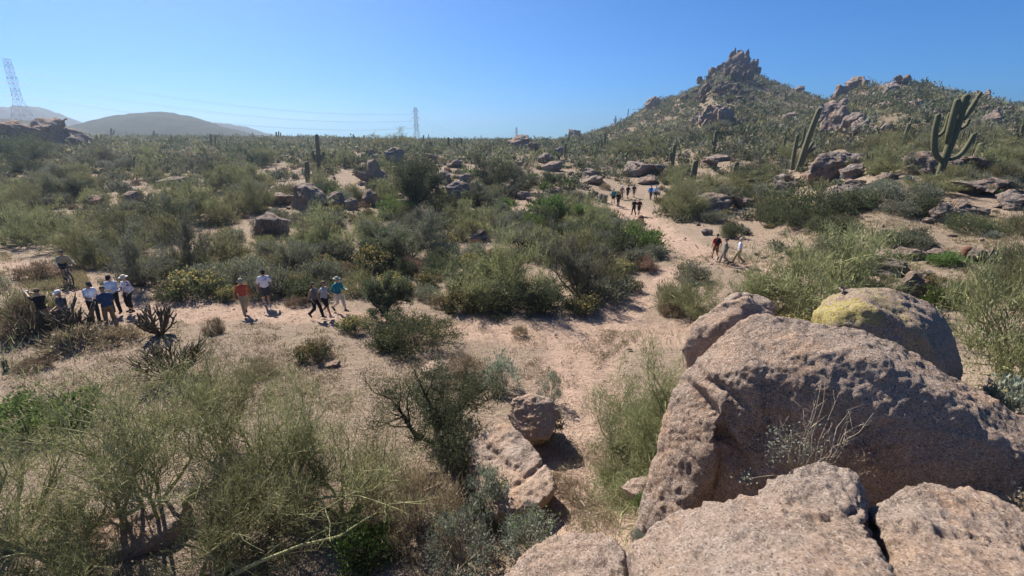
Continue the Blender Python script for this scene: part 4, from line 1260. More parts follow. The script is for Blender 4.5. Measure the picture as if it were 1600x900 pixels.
# shrubs one can point at
for a in [
 ("green", 1008, 397, 78, "bright green shrub crowding the left edge of the upper trail", 1.0),
 ("dark", 975, 402, 64, "dark shrub just left of the bright green trail-edge shrub", 1.0),
 ("green", 864, 345, 52, "green shrub below the egg-shaped boulder", 1.2),
 ("green", 620, 345, 70, "green shrub at the foot of the large mesquite", .9),
 ("green", 738, 355, 36, "small bright green shrub right of the large mesquite's shadow", 1.1),
 ("dark", 690, 330, 60, "dark shrub in the large mesquite's shade", .8),
 ("grey", 1115, 348, 60, "grey shrub before the cleft dome", .6),
 ("flower", 290, 466, 88, "long hedge-like shrub with yellow tops beside the floral-shirted woman", .9),
 ("flower", 352, 470, 44, "yellow-topped shrub left of the orange-shirted walker", .8),
 ("flower", 432, 458, 62, "yellow-green shrub behind the white-shirted walker", 1.1),
 ("dark", 480, 468, 70, "dark green shrub between the white-shirted walker and the two women", .9),
 ("flower", 500, 432, 60, "pale-flowered shrub above the two women's heads", 1.0),
 ("dry", 462, 478, 34, "little dry bush on the trail edge before the two women", 1.0),
 ("flower", 580, 428, 70, "yellow-topped shrub above the teal-shirted walker", 1.0),
 ("flower", 665, 450, 42, "rounded yellow-topped shrub on the sandy gap left of the fan-shaped palo verde", 1.0),
 ("flower", 630, 462, 44, "green and yellow shrub behind the small leaning mesquite", .9),
 ("rose", 640, 425, 46, "russet shrub behind the rounded yellow-topped one", .9),
 ("flower", 690, 395, 56, "yellow-topped shrub by the pale rock ledge", .9),
 ("flower", 610, 368, 34, "rusty yellow shrub under the green one by the large mesquite", 1.0),
 ("flower", 676, 365, 34, "rusty yellow shrub right of its twin under the mesquite", 1.0),
 ("flower", 715, 490, 52, "yellow-flowered shrub under the fan-shaped palo verde's left limbs", 1.1),
 ("dark", 770, 492, 90, "dark undergrowth shrub at the root of the fan-shaped palo verde", .8),
 ("dark", 850, 490, 80, "dark shrub under the fan-shaped palo verde's right limbs", .9),
 ("flower", 912, 492, 58, "bright yellow-crowned shrub at the junction of the trails", 1.1),
 ("grey", 940, 470, 90, "grey spreading shrub above the junction of the trails", .8),
 ("dark", 980, 455, 50, "dark shrub beside the narrow linking path", .7),
 ("rose", 1012, 425, 40, "fluffy russet shrub on the strip between the two trails", 1.0),
 ("rose", 990, 418, 36, "dark russet shrub beside the fluffy one between the trails", 1.0),
 ("flower", 968, 430, 50, "yellow-tipped shrub left of the russet pair", .9),
 ("flower", 945, 345, 40, "yellow-green bush beside the hikers' backs on the far trail", .9),
 ("dry", 1001, 350, 18, "little dry tuft at the upper trail's edge", .8),
 ("dry", 811, 524, 28, "small lone tuft on the gravel below the fan-shaped palo verde", .9),
 ("dark", 24, 246, 76, "dark bush against the pylon outcrop", .7),
 ("grey", 88, 244, 60, "grey bush under the outcrop's sloping tail", .6),
 ("mix", 1262, 352, 128, "big dark bush under the sunlit flat-topped boulder", 1.05),
 ("dark", 1312, 345, 70, "dark bush at the uphill end of the big dark bush", 1.0),
 ("dark", 1218, 350, 56, "dark bush at the trail end of the big dark bush", .9),
 ("mix", 1538, 366, 90, "dark low bush by the bumpy pale ledge", .75),
 ("mix", 640, 556, 138, "big dark shrub with yellow flecks at the near edge of the trail", .9),
 ("dark", 600, 548, 60, "dark bush at the foot of the small leaning mesquite", .8),
 ("flower", 552, 521, 54, "round grey-yellow shrub in front of the teal-shirted walker", 1.0),
 ("flower", 485, 566, 54, "scrubby yellow-grey bush on the sand below the two women", 1.1),
 ("dry", 330, 522, 34, "small dry bush left alone on the sand below the orange-shirted walker", 1.5),
 ("dry", 90, 552, 120, "mat of dry brush at the near edge of the sand", .6),
 ("dry", 165, 540, 70, "dry brush clump below the hikers with papers", .7),
 ("dry", 45, 580, 60, "brown flattened bush near the stump-like marker", .6),
 ("dry", 30, 530, 90, "shaded dry scrub in front of the photographing man", 1.1),
 ("olive", 30, 520, 110, "leafy scrub hiding the photographing man's legs", 1.0),
 ("dry", 48, 436, 66, "grey-brown brush between the cyclist and the photographing man", .7),
 ("green", 40, 690, 150, "green bushy plant at the edge over the near sand", .7),
 ("dry", 395, 590, 60, "straw-brown scrub behind the near palo verde tips", .8),
 ("dark", 1310, 370, 70, "dark shadowed shrub under the big dark mesquite", .6),
 ("dark", 1390, 385, 50, "dark green shrub on the open right slope", .8),
 ("dark", 1440, 383, 56, "second dark shrub on the open right slope, nearer the barrel cactus", .7),
 ("grey", 1420, 340, 60, "grey-green shrub left of the grey-topped dark rock", .8),
 ("green", 1492, 418, 66, "low bright green plants before the split boulder", .5),
 ("sage", 1556, 372, 22, "pale sage tuft under the dark low mesquite", .8),
 ("green", 1482, 482, 60, "dense green shrub behind the lichen boulder's right shoulder", 1.1),
 ("flower", 1465, 450, 40, "mossy yellow-green plant beside the egg of granite", .8),
 ("olive", 1530, 470, 60, "thin olive bush by the half-buried stone", .8),
 ("dry", 1330, 400, 60, "dry brush behind the flat whitish rock", .6),
 ("dark", 1350, 330, 60, "dark shrub under the long grey slab", .9),
 ("grey", 1390, 315, 60, "grey-green shrub right of the long grey slab", .9),
]:
    shrub(*a[:5], hs=a[5])
for a in [
 ("sage", 1606, 660, 90, 7.5, "pale sage bush at the edge past the giant boulder's tail", 1.1),
 ("weed", 1010, 720, 60, 8.6, "wispy grey weed at the left foot of the giant boulder", 2.2),
 ("green", 946, 752, 26, None, "small green tuft on the gravel path", 1.0),
 ("weed", 905, 790, 70, None, "straw and green weeds at the slab's right end", 1.0),
 ("weed", 870, 770, 50, None, "dark weed in the slab's shadow", .9),
 ("leafy", 850, 700, 80, None, "sage plant hugging the front of the round tan boulder", 1.2),
 ("leafy", 760, 830, 90, None, "leafy grey-green plant at the slab's left foot", 1.5),
 ("green", 765, 812, 50, None, "fresh green sprig inside the leafy grey-green plant", 1.8),
 ("leafy", 725, 740, 90, None, "dark leafy bush pressed against the slab's upper left", 1.3),
 ("leafy", 830, 880, 110, None, "sage-green weeds along the smooth pinkish boulder", 1.0),
 ("leafy", 720, 900, 130, None, "greyish weeds at the bottom edge below the slab", 1.0),
 ("weed", 640, 860, 170, None, "tangle of dry brown grass and weeds at the bottom edge", 1.6),
 ("green", 560, 890, 120, None, "low green weeds at the bottom edge under the fallen limb", .9),
 ("leafy", 785, 615, 70, None, "grey-green weed behind the round tan boulder", 1.3),
 ("leafy", 860, 632, 40, None, "spindly pale weed right behind the round tan boulder", 2.0),
 ("weed", 720, 600, 90, None, "dry brush at the back of the dark mesquite", 1.0),
 ("green", 1005, 790, 30, 5.9, "green weeds between the small pale rock and the giant boulder", 1.0),
 ("leafy", 1000, 850, 34, 3.6, "weed tuft squeezed between the bottom boulders", 1.0),
]:
    shrub(a[0], a[1], a[2], a[3], a[5], D=None if a[4] is None else a[4], hs=a[6])

# ------------------------------------------------------------------ near palo verdes, built one by one
def near_tree(px, py, D, label, seed, h, w, name="palo_verde_tree", wm=B_GREEN, cm=F_PALO, z=None, **kw):
    p = at(px, py, D)
    p[2] = gz(p[0], p[1]) if z is None else z
    wood, crown = airy_tree(seed, h=h, w=w, **kw)
    return plant2(name, wood, crown, wm, cm, p, label, "tree")
NT_KW = dict(L=.17, W=.0105, leaf=(2800, .045, .018), wob=.2, twsp=.22)
near_tree(215, 880, 7.6, "slender upright palo verde with two tall bare stems near the lower corner", 51, 4.0, 2.2, limbs=4, kids=9, twigs=5200, tilt=(.05, .35), r0=.045, **NT_KW)
near_tree(262, 872, 8.0, "palo verde leaning away beside the slender upright one", 52, 4.1, 3.2, limbs=5, kids=9, twigs=5600, tilt=(.12, .55), r0=.045, **NT_KW)
near_tree(30, 880, 7.2, "low spreading palo verde with forked pale limbs in the bottom corner", 53, 2.3, 3.6, limbs=7, kids=9, twigs=6500, tilt=(.5, 1.25), r0=.05, **NT_KW)
near_tree(120, 960, 6.6, "thick palo verde foliage along the bottom edge by the grey rock slab", 57, 1.9, 2.8, limbs=8, kids=8, twigs=6000, tilt=(.3, 1.2), r0=.04, **NT_KW)
near_tree(430, 850, 8.2, "dense palo verde making the largest bush of the lower half", 54, 3.3, 3.6, limbs=10, kids=9, twigs=14000, tilt=(.15, .95), r0=.045, **NT_KW)
near_tree(360, 960, 6.8, "bushy palo verde below the dense one, cut by the bottom edge", 55, 2.2, 3.0, limbs=9, kids=8, twigs=9000, tilt=(.3, 1.2), r0=.045, **NT_KW)
near_tree(545, 840, 8.4, "arching palo verde sprays reaching toward the slab", 58, 2.2, 3.0, limbs=8, kids=8, twigs=7000, tilt=(.4, 1.2), r0=.04, **NT_KW)
near_tree(355, 760, 10.5, "pale thin palo verde behind the dense one, its tips over the sand", 59, 3.0, 3.0, limbs=7, kids=8, twigs=5000, tilt=(.1, .6), r0=.04, **NT_KW)
near_tree(695, 755, 10.4, "dark gnarled mesquite casting deep shade beside the slab", 56, 2.4, 4.3, name="mesquite_tree", wm=B_DARK, cm=F_DARK, limbs=7, kids=9, twigs=11000, L=.11, W=.014, tilt=(.4, 1.2), r0=.075, trunk=.4, leaf=(16000, .05, .024), wob=.3, twsp=.3)
near_tree(1050, 640, 8.2, "drooping palo verde spray hanging out from behind the giant boulder's left side", 60, 2.9, 3.2, limbs=8, kids=8, twigs=17000, tilt=(.4, 1.2), r0=.04, droop=.25, cm=F_PALO, **NT_KW)
near_tree(1025, 590, 9.6, "wispy palo verde just beyond the drooping spray by the giant boulder", 62, 2.7, 3.2, limbs=8, kids=8, twigs=20000, tilt=(.3, 1.1), r0=.035, droop=.1, cm=F_PALO, **NT_KW)
near_tree(610, 505, 20.5, "small leaning mesquite with a dark crooked trunk at the trail's near edge", 61, 2.0, 3.0, name="mesquite_tree", wm=B_DARK, cm=F_DARK, limbs=5, kids=8, twigs=5000, L=.14, W=.03, tilt=(.6, 1.2), r0=.06, trunk=.55, leaf=(5000, .08, .05), wob=.3, base_lean=(-.7, 0))
# bare arching limb in the bottom centre
fl = Geo()
P_ = np.array([at(330, 915, 6.2), at(400, 880, 6.5), at(470, 852, 6.8), at(530, 838, 7.0), at(570, 812, 7.2), at(600, 795, 7.3)])
fl.tube(P_, [.035, .03, .026, .02, .014, .006], 6)
for j, e in [(2, (520, 822, 7.0)), (3, (580, 832, 7.1)), (4, (596, 815, 7.2)), (1, (455, 838, 6.8))]:
    fl.tube([P_[j], (P_[j] + at(*e)) / 2 + np.array([0, 0, .03]), at(*e)], [.011, .008, .003], 4)
o = link("fallen_limb", fl.mesh("fallen_limb"), B_GREEN)
tag(o, "long bare yellow-green limb arching across the bottom of the palo verdes", "branch")

# sprig with dry stems on the ledge in front of the giant boulder
r_ = np.random.default_rng(77)
r0_ = at(1250, 742, 4.1)
sp = empty("ledge_plant", r0_)
tag(sp, "leafy grey-green sprig with tall dry stems growing against the giant boulder's dark face", "plant")
st, lf = Geo(), Geo()
for (ex, ey, b_) in [(1290, 590, 4.3), (1283, 600, 4.25), (1365, 645, 4.2), (1330, 640, 4.2), (1325, 690, 4.1), (1218, 655, 4.2), (1255, 640, 4.3), (1300, 660, 4.2), (1312, 612, 4.25), (1340, 665, 4.15), (1275, 625, 4.25), (1315, 705, 4.1), (1235, 670, 4.2)]:
    e = at(ex, ey, b_) - r0_
    s0 = np.array([r_.uniform(-.02, .16), 0, -.05])
    m1 = s0 * .6 + e * .4 + r_.normal(size=3) * .03 + np.array([.02, 0, .03])
    st.tube([s0, m1, s0 * .25 + e * .75 + r_.normal(size=3) * .02, e], [.007, .006, .004, .0015], 4)
    for _ in range(5):
        q = m1 + (e - m1) * r_.uniform(0, .9)
        st.tube([q, q + r_.normal(size=3) * .03 + (e - m1) * .10, q + r_.normal(size=3) * .06 + (e - m1) * .2], [.003, .002, .001], 3)
for (cx, cy) in [(1205, 700), (1215, 685), (1230, 690), (1222, 705), (1240, 715), (1250, 700), (1262, 690), (1268, 670), (1240, 680), (1210, 718), (1232, 700), (1258, 712), (1275, 700), (1165, 748), (1215, 672)]:
    c = at(cx, cy, r_.uniform(4.0, 4.2)) - r0_
    n = 42
    st.tube([np.array([0, 0, -.05]), c * .5 + np.array([0, 0, .02]), c], [.006, .004, .002], 3)
    p = c + r_.normal(size=(n, 3)) * .045
    d = rand_dirs(r_, n, -.2)
    L_ = r_.uniform(.018, .034, (n, 1)); s_ = np.cross(d, rand_dirs(r_, n)); s_ /= np.linalg.norm(s_, axis=1, keepdims=True)
    V = np.stack([p, p + d * L_ * .5 + s_ * L_ * .28, p + d * L_, p + d * L_ * .5 - s_ * L_ * .28], 1).reshape(-1, 3)
    lf.add(V, np.arange(4 * n).reshape(n, 4))
link("stems", st.mesh("stems"), B_DRYW, sp)
link("leaves", lf.mesh("leaves", False), F_SAGE, sp)
for (bx, by, d_, tops, lb) in [(1340, 745, 3.75, [(1352, 712), (1345, 720), (1358, 735)], "tiny dry sprig rising by the ledge-cracked boulder's right end"),
                               (1598, 800, 3.1, [(1597, 768), (1592, 775), (1600, 780), (1590, 900 - 120)], "dry weed at the frame's edge on the grey flat-topped boulder")]:
    b0 = at(bx, by, d_); gg = Geo()
    for tx, ty in tops:
        e = at(tx, ty, d_) - b0
        gg.tube([np.zeros(3), e * .5 + r_.normal(size=3) * .01, e], [.004, .003, .001], 3)
        c = e + r_.normal(size=(14, 3)) * .025
        leaf_tris(gg, r_, c, rand_dirs(r_, 14), .03, .012, 0)
    o = link("dry_sprig", gg.mesh("dry_sprig", False), F_DRY, loc=b0)
    tag(o, lb, "plant")
# ------------------------------------------------------------------ scattered brush
LANDMARKS = [(617, 245, "round-topped dark boulder"), (588, 270, "leaning dark slab"), (482, 310, "slant-topped boulder"), (545, 318, "pale slabs"), (716, 302, "boulder with the lit shoulder"), (418, 358, "two-layered rock"),
 (740, 368, "pale rock ledge"), (812, 224, "skyline rock knob"), (862, 254, "egg-shaped boulder"), (900, 206, "blocky skyline rock"), (1012, 266, "long domed boulder"), (930, 284, "split bank rock"), (870, 298, "small rock dome"),
 (1118, 320, "cleft domed boulder"), (1190, 340, "paired grey stones"), (1120, 185, "massive outcrop block"), (1314, 258, "flat-topped boulder"), (1328, 302, "long grey slab"), (1240, 300, "tan rock face"), (1477, 255, "whaleback boulder"),
 (1560, 295, "long low ledge"), (1475, 335, "grey-topped dark rock"), (1524, 332, "bumpy pale ledge"), (1392, 418, "broad pale boulder"), (1428, 400, "flat whitish rock"), (1509, 395, "barrel cactus"), (1541, 402, "split boulder"), (1425, 452, "egg of granite"),
 (785, 440, "fan-shaped palo verde"), (645, 295, "large dark mesquite"), (768, 282, "smaller dark mesquite"), (1272, 315, "big dark bush"), (1062, 312, "round green palo verde"), (1482, 215, "many-armed saguaro"), (1260, 220, "leaning saguaro"), (497, 240, "candlestick saguaro"), (480, 272, "columnar saguaro"), (1084, 272, "thick bare saguaro"),
 (103, 418, "cyclist"), (203, 455, "floral-shirted woman"), (85, 480, "photographing man"), (381, 466, "orange-shirted walker"), (417, 450, "white-shirted walker"), (502, 470, "two women in step"), (530, 460, "teal-shirted walker"), (1117, 385, "red-shirted hiker"), (1155, 392, "white-haired hiker"), (970, 302, "far trail hikers"), (994, 322, "pair of far hikers"),
 (55, 210, "pylon outcrop"), (163, 210, "small square skyline rock"), (288, 318, "hazy palo verde"), (652, 215, "middle pylon"), (1008, 375, "bright green trail shrub"), (905, 415, "grey-green trailside tree"), (610, 480, "small leaning mesquite"), (203, 255, "upright cactus clump"), (255, 205, "low hill's summit"), (205, 410, "thick bushy tree"), (505, 360, "wide olive palo verde"), (392, 300, "rounded palo verde")]
USEDL = {}
def place_label(kind, px, py, W, mean):
    d = [math.hypot(px - a, (py - b) * 1.6) for a, b, _ in LANDMARKS]
    for i in np.argsort(d)[:4]:
        a, b, nm = LANDMARKS[i]
        dx, dy = px - a, (py - b) * 1.6
        far = "just" if d[i] < 34 else ("" if d[i] < 75 else "well")
        if abs(dx) > abs(dy): rel = "on the peak side of" if dx > 0 else "on the pylon side of"
        else: rel = "in front of" if dy > 0 else "behind"
        sz = "large" if W > mean * 1.12 else ("small" if W < mean * .88 else "medium")
        lab = " ".join(f"{sz} {ADJ[kind]} {far} {rel} the {nm}".split())
        if lab not in USEDL: break
    USEDL[lab] = 1
    return lab
def zone(px, D):
    side = "hazy flat" if px < 480 else ("central slope" if px < 960 else "right slope")
    return "on the " + side + (" near the trail" if D < 34 else " farther back")
ADJ = {"grey": "grey-green shrub", "olive": "wispy olive shrub", "dark": "dark green shrub", "green": "bright green shrub", "flower": "yellow-topped shrub", "dry": "dry brown bush", "rose": "russet dry shrub", "sage": "pale sage shrub", "palo": "airy palo verde tree", "mesq": "dark mesquite", "paleo": "grey-green airy tree"}
r_ = np.random.default_rng(11)
cand = []
sp_ = 1.75
for y_ in np.arange(12, 92, sp_):
    w_ = y_ * 1.12 + 6
    xs = np.arange(-w_, w_, sp_ * (1 if y_ < 60 else 1.25))
    for x_ in xs:
        cand.append((x_ + r_.uniform(-.8, .8), y_ + r_.uniform(-.8, .8)))
cand = np.array(cand)
cz = terrain(cand[:, 0], cand[:, 1])
cpx, cpy = project(cand[:, 0], cand[:, 1], cz)
blocked = np.zeros(len(cand), bool)
for poly in OPEN: blocked |= in_poly(cpx, cpy, poly)
for pts_, w_ in TRAILS: blocked |= seg_dist(cand, pts_) < w_ + .7
near_block = (cand[:, 1] < 17) & ~((cpx < 100) & (cpy < 560))
dens = fbm(np.stack([cand[:, 0], cand[:, 1], 0 * cand[:, 0]], -1), .13, 3, seed=21)
keepp = np.clip(.66 + dens * .9, .12, .95)
keepp = np.where((cpx > 1330) & (cpy > 300) & (cpy < 440), keepp * .45, keepp)
ok = ~blocked & ~near_block & (r_.random(len(cand)) < keepp)
items = []
kn = fbm(np.stack([cand[:, 0], cand[:, 1], 0 * cand[:, 0]], -1), .07, 2, seed=31)
for i in np.nonzero(ok)[0]:
    x_, y_ = cand[i]
    px_ = cpx[i]
    q = r_.random() + kn[i] * .25
    if px_ < 560: tbl = [(.28, "grey"), (.62, "olive"), (.74, "dry"), (.86, "flower"), (.95, "dark"), (2, "green")]
    elif px_ < 950: tbl = [(.22, "grey"), (.42, "dark"), (.60, "flower"), (.74, "olive"), (.85, "green"), (.93, "rose"), (2, "dry")]
    else: tbl = [(.2, "grey"), (.52, "olive"), (.72, "dark"), (.8, "dry"), (.9, "flower"), (2, "sage")]
    kind = next(k for t_, k in tbl if q < t_)
    W = {"grey": 2.0, "olive": 2.5, "dark": 2.1, "green": 1.9, "flower": 1.4, "dry": 1.2, "rose": 1.2, "sage": 1.1}[kind] * r_.uniform(.6, 1.35)
    if y_ > 26 and r_.random() < .085: kind, W = ("palo" if r_.random() < .6 else "paleo"), r_.uniform(3.2, 5.2)
    elif y_ > 30 and r_.random() < .03: kind, W = "mesq", r_.uniform(3, 4.8)
    items.append((W / y_, kind, x_, y_, cz[i], W, px_, cpy[i]))
items.sort(key=lambda a: -a[0])
quota = {"shrub": 215, "flowering shrub": 90, "dry shrub": 60, "tree": 75}
rest = []
for sz, kind, x_, y_, z_, W, px_, py_ in items:
    cat = "tree" if kind in TREES else ("flowering shrub" if kind == "flower" else ("dry shrub" if kind in ("dry", "rose") else "shrub"))
    hp_ = W / pxm(py_, y_)
    x0, x1, y0, y1 = px_ - hp_ * .5, px_ + hp_ * .5, py_ - hp_ * .55, py_
    hid = False
    for (a0, b0, a1, b1, dd_) in KEEP:
        if dd_ > y_ and dd_ < 130:
            ov = max(0, min(x1, a1) - max(x0, a0)) * max(0, min(y1, b1) - max(y0, b0))
            if ov > .16 * (a1 - a0) * (b1 - b0): hid = True; break
    if hid: continue
    inview = -60 < px_ < 1660 and py_ < 960
    if not inview or quota[cat] <= 0:
        rest.append((kind, x_, y_, z_, W)); continue
    quota[cat] -= 1
    zn = zone(px_, y_)
    lab = place_label(kind, px_, py_ - W / pxm(py_, y_) * .25, W, {"grey": 2.0, "olive": 2.5, "dark": 2.1, "green": 1.9, "flower": 1.4, "dry": 1.2, "rose": 1.2, "sage": 1.1, "palo": 4.2, "paleo": 4.2, "mesq": 3.9}[kind])
    if kind in TREES:
        m = pxm(py_, y_)
        tree(kind, px_, py_, W / m, W / m * .56 * random.uniform(.85, 1.15), lab, ADJ[kind] + "s " + zn, k=random.randrange(3), loc=np.array([x_, y_, z_ - .05]))
    else:
        shrub(kind, px_, py_, 0, lab, ADJ[kind] + "s " + zn, loc=np.array([x_, y_, z_]), W=W)

# the rest of the brush, too many to count, as one mass of leafy clumps
MASS_MATS = [F_GREY, F_OLIVE, F_DARK, F_GREEN, F_YEL, F_DRY, F_SAGE, F_ROSE]
MI = {"grey": 0, "olive": 1, "dark": 2, "green": 3, "flower": 2, "dry": 5, "rose": 7, "sage": 6, "palo": 1, "paleo": 0, "mesq": 2}
def mass(name, L, nleaf, leafs, flowers=True, clumps=7):
    """L: rows of kind, x, y, z, width"""
    g = Geo()
    by = {}
    for k, x, y, z, W in L: by.setdefault(k, []).append((x, y, z, W))
    for k, arr in by.items():
        a = np.array(arr); n = len(a)
        h = a[:, 3] * {"palo": .55, "paleo": .6, "mesq": .55, "dry": .42}.get(k, .58) * r_.uniform(.8, 1.2, n)
        d = rand_dirs(r_, n * clumps, -.05); d[:, 2] = np.abs(d[:, 2])
        bi = np.repeat(np.arange(n), clumps)
        rr = r_.uniform(.35, .95, (n * clumps, 1))
        c = d * rr * np.stack([a[bi, 3] * .5, a[bi, 3] * .5, h[bi] * .8], -1)
        N = n * nleaf
        li = r_.integers(0, clumps, N) + np.repeat(np.arange(n), nleaf) * clumps
        li_b = bi[li]
        p = c[li] + r_.normal(size=(N, 3)) * (a[li_b, 3] * .13)[:, None] * np.array([1, 1, .8])
        p[:, 2] = np.abs(p[:, 2])
        ax = p / (np.linalg.norm(p, axis=1, keepdims=True) + 1e-6) * .5 + np.array([0, 0, .55]) + r_.normal(size=(N, 3)) * .5
        pw = p + a[li_b, :3]
        s = leafs * np.sqrt(a[li_b, 3] / 2)
        m = MI[k]
        dd = ax / np.linalg.norm(ax, axis=1, keepdims=True)
        side = np.cross(dd, rand_dirs(r_, N)); side /= np.linalg.norm(side, axis=1, keepdims=True) + 1e-9
        Lw = (s * r_.uniform(.6, 1.5, N))[:, None]
        asp = .22 if k in ("olive", "palo", "dry", "paleo") else .34
        top = (p[:, 2] > h[li_b] * .5) & (r_.random(N) < .4) if (k == "flower" and flowers) else np.zeros(N, bool)
        g.tris(pw[~top], (dd * Lw)[~top], (side * Lw * asp)[~top], m)
        if top.any(): g.tris(pw[top], (dd * Lw * .6)[top], (side * Lw * .3)[top], 4)
    o = link(name, g.mesh(name, False), MASS_MATS)
    o["kind"] = "stuff"
    tag(o, "countless small desert shrubs filling the gaps of the brush", None)
    return o
mass("desert_brush", rest, 210, .26)

# brush on the slopes and the far flat
L = []
for lo, hi, dens_ in ((88, 150, .26), (150, 330, .22)):
    n = int((hi * hi - lo * lo) * 1.12 * dens_)
    D_ = np.sqrt(r_.uniform(lo * lo, hi * hi, n)); u_ = r_.uniform(-1.12, 1.12, n)
    x_ = u_ * D_
    nz = fbm(np.stack([x_, D_, 0 * x_], -1), .05, 4, seed=41)
    kp = r_.random(n) < np.clip(.78 + nz * 1.3, .12, 1)
    Rr = np.interp(u_, SKU, SKR)
    kp &= (D_ < Rr + 14) | (u_ < .1)
    x_, D_ = x_[kp], D_[kp]
    z_ = terrain(x_, D_)
    kk = r_.random(len(x_))
    for a, b, c, q in zip(x_, D_, z_, kk):
        kind = "olive" if q < .26 else ("dark" if q < .72 else ("grey" if q < .92 else "dry"))
        L.append((kind, a, b, c, r_.choice([1.0, 1.5, 2.0, 2.6, 3.6]) * r_.uniform(.8, 1.2) * (1.22 if a > .1 * b else 1.0)))
o = mass("hillside_brush", L, 40, .46, clumps=6)
o["label"] = "uncountable brush clothing the far slopes"

# dry grass and litter on the sand
def grass(name, polys, n, mats, Lr, Wd, label, dmin=0, dmax=40, tuft=14, flat=False):
    g = Geo()
    P = []
    for poly in polys:
        poly = np.array(poly, float)
        lo, hi = poly.min(0), poly.max(0)
        k = 0
        q = np.stack([r_.uniform(lo[0], hi[0], n), r_.uniform(lo[1], hi[1], n)], -1)
        q = q[in_poly(q[:, 0], q[:, 1], poly)]
        nz = fbm(np.concatenate([q, 0 * q[:, :1]], 1), .02, 3, seed=51)
        q = q[r_.random(len(q)) < np.clip(.45 + nz * 1.5, .02, 1)]
        w = ground_many(q[:, 0], q[:, 1])
        P.append(w[(w[:, 1] > dmin) & (w[:, 1] < dmax)])
    P = np.concatenate(P)
    m = len(P) * tuft
    c = np.repeat(P, tuft, 0) + np.concatenate([r_.normal(size=(m, 2)) * .09, np.zeros((m, 1)) - .01], 1)
    d = r_.normal(size=(m, 3)) * .55 + np.array([0, 0, .8])
    if flat:
        c = np.repeat(P, tuft, 0) + np.concatenate([r_.normal(size=(m, 2)) * .25, np.full((m, 1), .012)], 1)
        d = r_.normal(size=(m, 3)) * np.array([1, 1, .07])
    sel = r_.integers(0, len(mats), m)
    for k in range(len(mats)):
        leaf_tris(g, r_, c[sel == k], d[sel == k], Lr, Wd, k)
    o = link(name, g.mesh(name, False), mats)
    o["kind"] = "stuff"; o["label"] = label
    return o
grass("dry_grass", [[(-60, 520), (330, 500), (600, 520), (760, 560), (620, 640), (300, 660), (-60, 700)], [(560, 490), (1000, 520), (900, 600), (640, 580)]], 5200, [F_STRAW, F_DRY, F_OLIVE], .11, .018, "thin dry grass and seedlings on the near sand")
grass("dry_grass", [[(520, 790), (760, 780), (800, 900), (560, 905)], [(640, 560), (800, 560), (790, 640), (640, 640)], [(870, 700), (960, 690), (960, 830), (880, 830)]], 420, [F_STRAW, F_DRY, F_GREY], .2, .009, "dry grass and weeds round the slab")
grass("dry_grass", [[(1020, 410), (1180, 380), (1300, 350), (1600, 330), (1600, 430), (1180, 430)], [(230, 400), (480, 380), (700, 440), (560, 470), (240, 470)], [(0, 395), (120, 395), (140, 450), (0, 450)], [(1180, 400), (1240, 345), (1340, 330), (1600, 330), (1600, 440), (1440, 460)]], 2600, [F_STRAW, F_DRY, F_OLIVE], .16, .03, "dry grass along the trails", dmax=70)

grass("plant_litter", [[(-40, 560), (330, 520), (700, 540), (800, 620), (760, 900), (-40, 900)]], 2600, [B_DRYW, B_BARK, F_STRAW], .20, .016, "dead twigs and litter under the near trees", tuft=4, flat=True)
grass("plant_litter", [[(-40, 400), (330, 440), (700, 440), (1050, 500), (960, 830), (700, 600), (-40, 600)], [(900, 300), (1060, 340), (1340, 345), (1600, 340), (1600, 450), (1180, 440), (1040, 420)]], 3000, [B_DRYW, B_BARK, F_DRY], .22, .022, "dead twigs and litter scattered along the trails", tuft=3, flat=True, dmax=60)

# loose gravel on the path
def pebbles(n, poly, s0, s1):
    g = Geo()
    pa = np.array(poly, float)
    q = np.stack([r_.uniform(pa[:, 0].min(), pa[:, 0].max(), n), r_.uniform(pa[:, 1].min(), pa[:, 1].max(), n)], -1)
    q = q[in_poly(q[:, 0], q[:, 1], poly)]
    base = np.array([[1, 0, 0], [0, 1, 0], [-1, 0, 0], [0, -1, 0], [0, 0, 1], [0, 0, -1]], float)
    F = np.array([[0, 1, 4], [1, 2, 4], [2, 3, 4], [3, 0, 4], [1, 0, 5], [2, 1, 5], [3, 2, 5], [0, 3, 5]])
    V, Fs = [], []
    for i, w in enumerate(ground_many(q[:, 0], q[:, 1])):
        s = (s0 + (s1 - s0) * r_.random() ** 2.5) * (1 if r_.random() < .97 else 2.0)
        an = r_.uniform(0, 6.28)
        rot = np.array([[math.cos(an), -math.sin(an), 0], [math.sin(an), math.cos(an), 0], [0, 0, 1]])
        V.append((base * s * r_.uniform(.6, 1.3, (6, 3)) * [1, 1, .7]) @ rot.T + w)
        Fs.append(F + i * 6)
    g.add(np.concatenate(V), np.concatenate(Fs))
    o = link("gravel", g.mesh("gravel", False), M_ROCK)
    o["kind"] = "stuff"; o["label"] = "loose granite gravel on the path"
pebbles(7000, [(700, 510), (1050, 510), (1040, 760), (960, 850), (880, 840), (900, 700), (760, 570)], .008, .03)
pebbles(7000, [(-20, 500), (330, 480), (700, 500), (900, 520), (760, 600), (560, 640), (300, 660), (-20, 640)], .015, .05)
pebbles(2600, [(940, 310), (1060, 350), (1330, 350), (1500, 330), (1600, 400), (1180, 430), (1040, 400)], .03, .10)
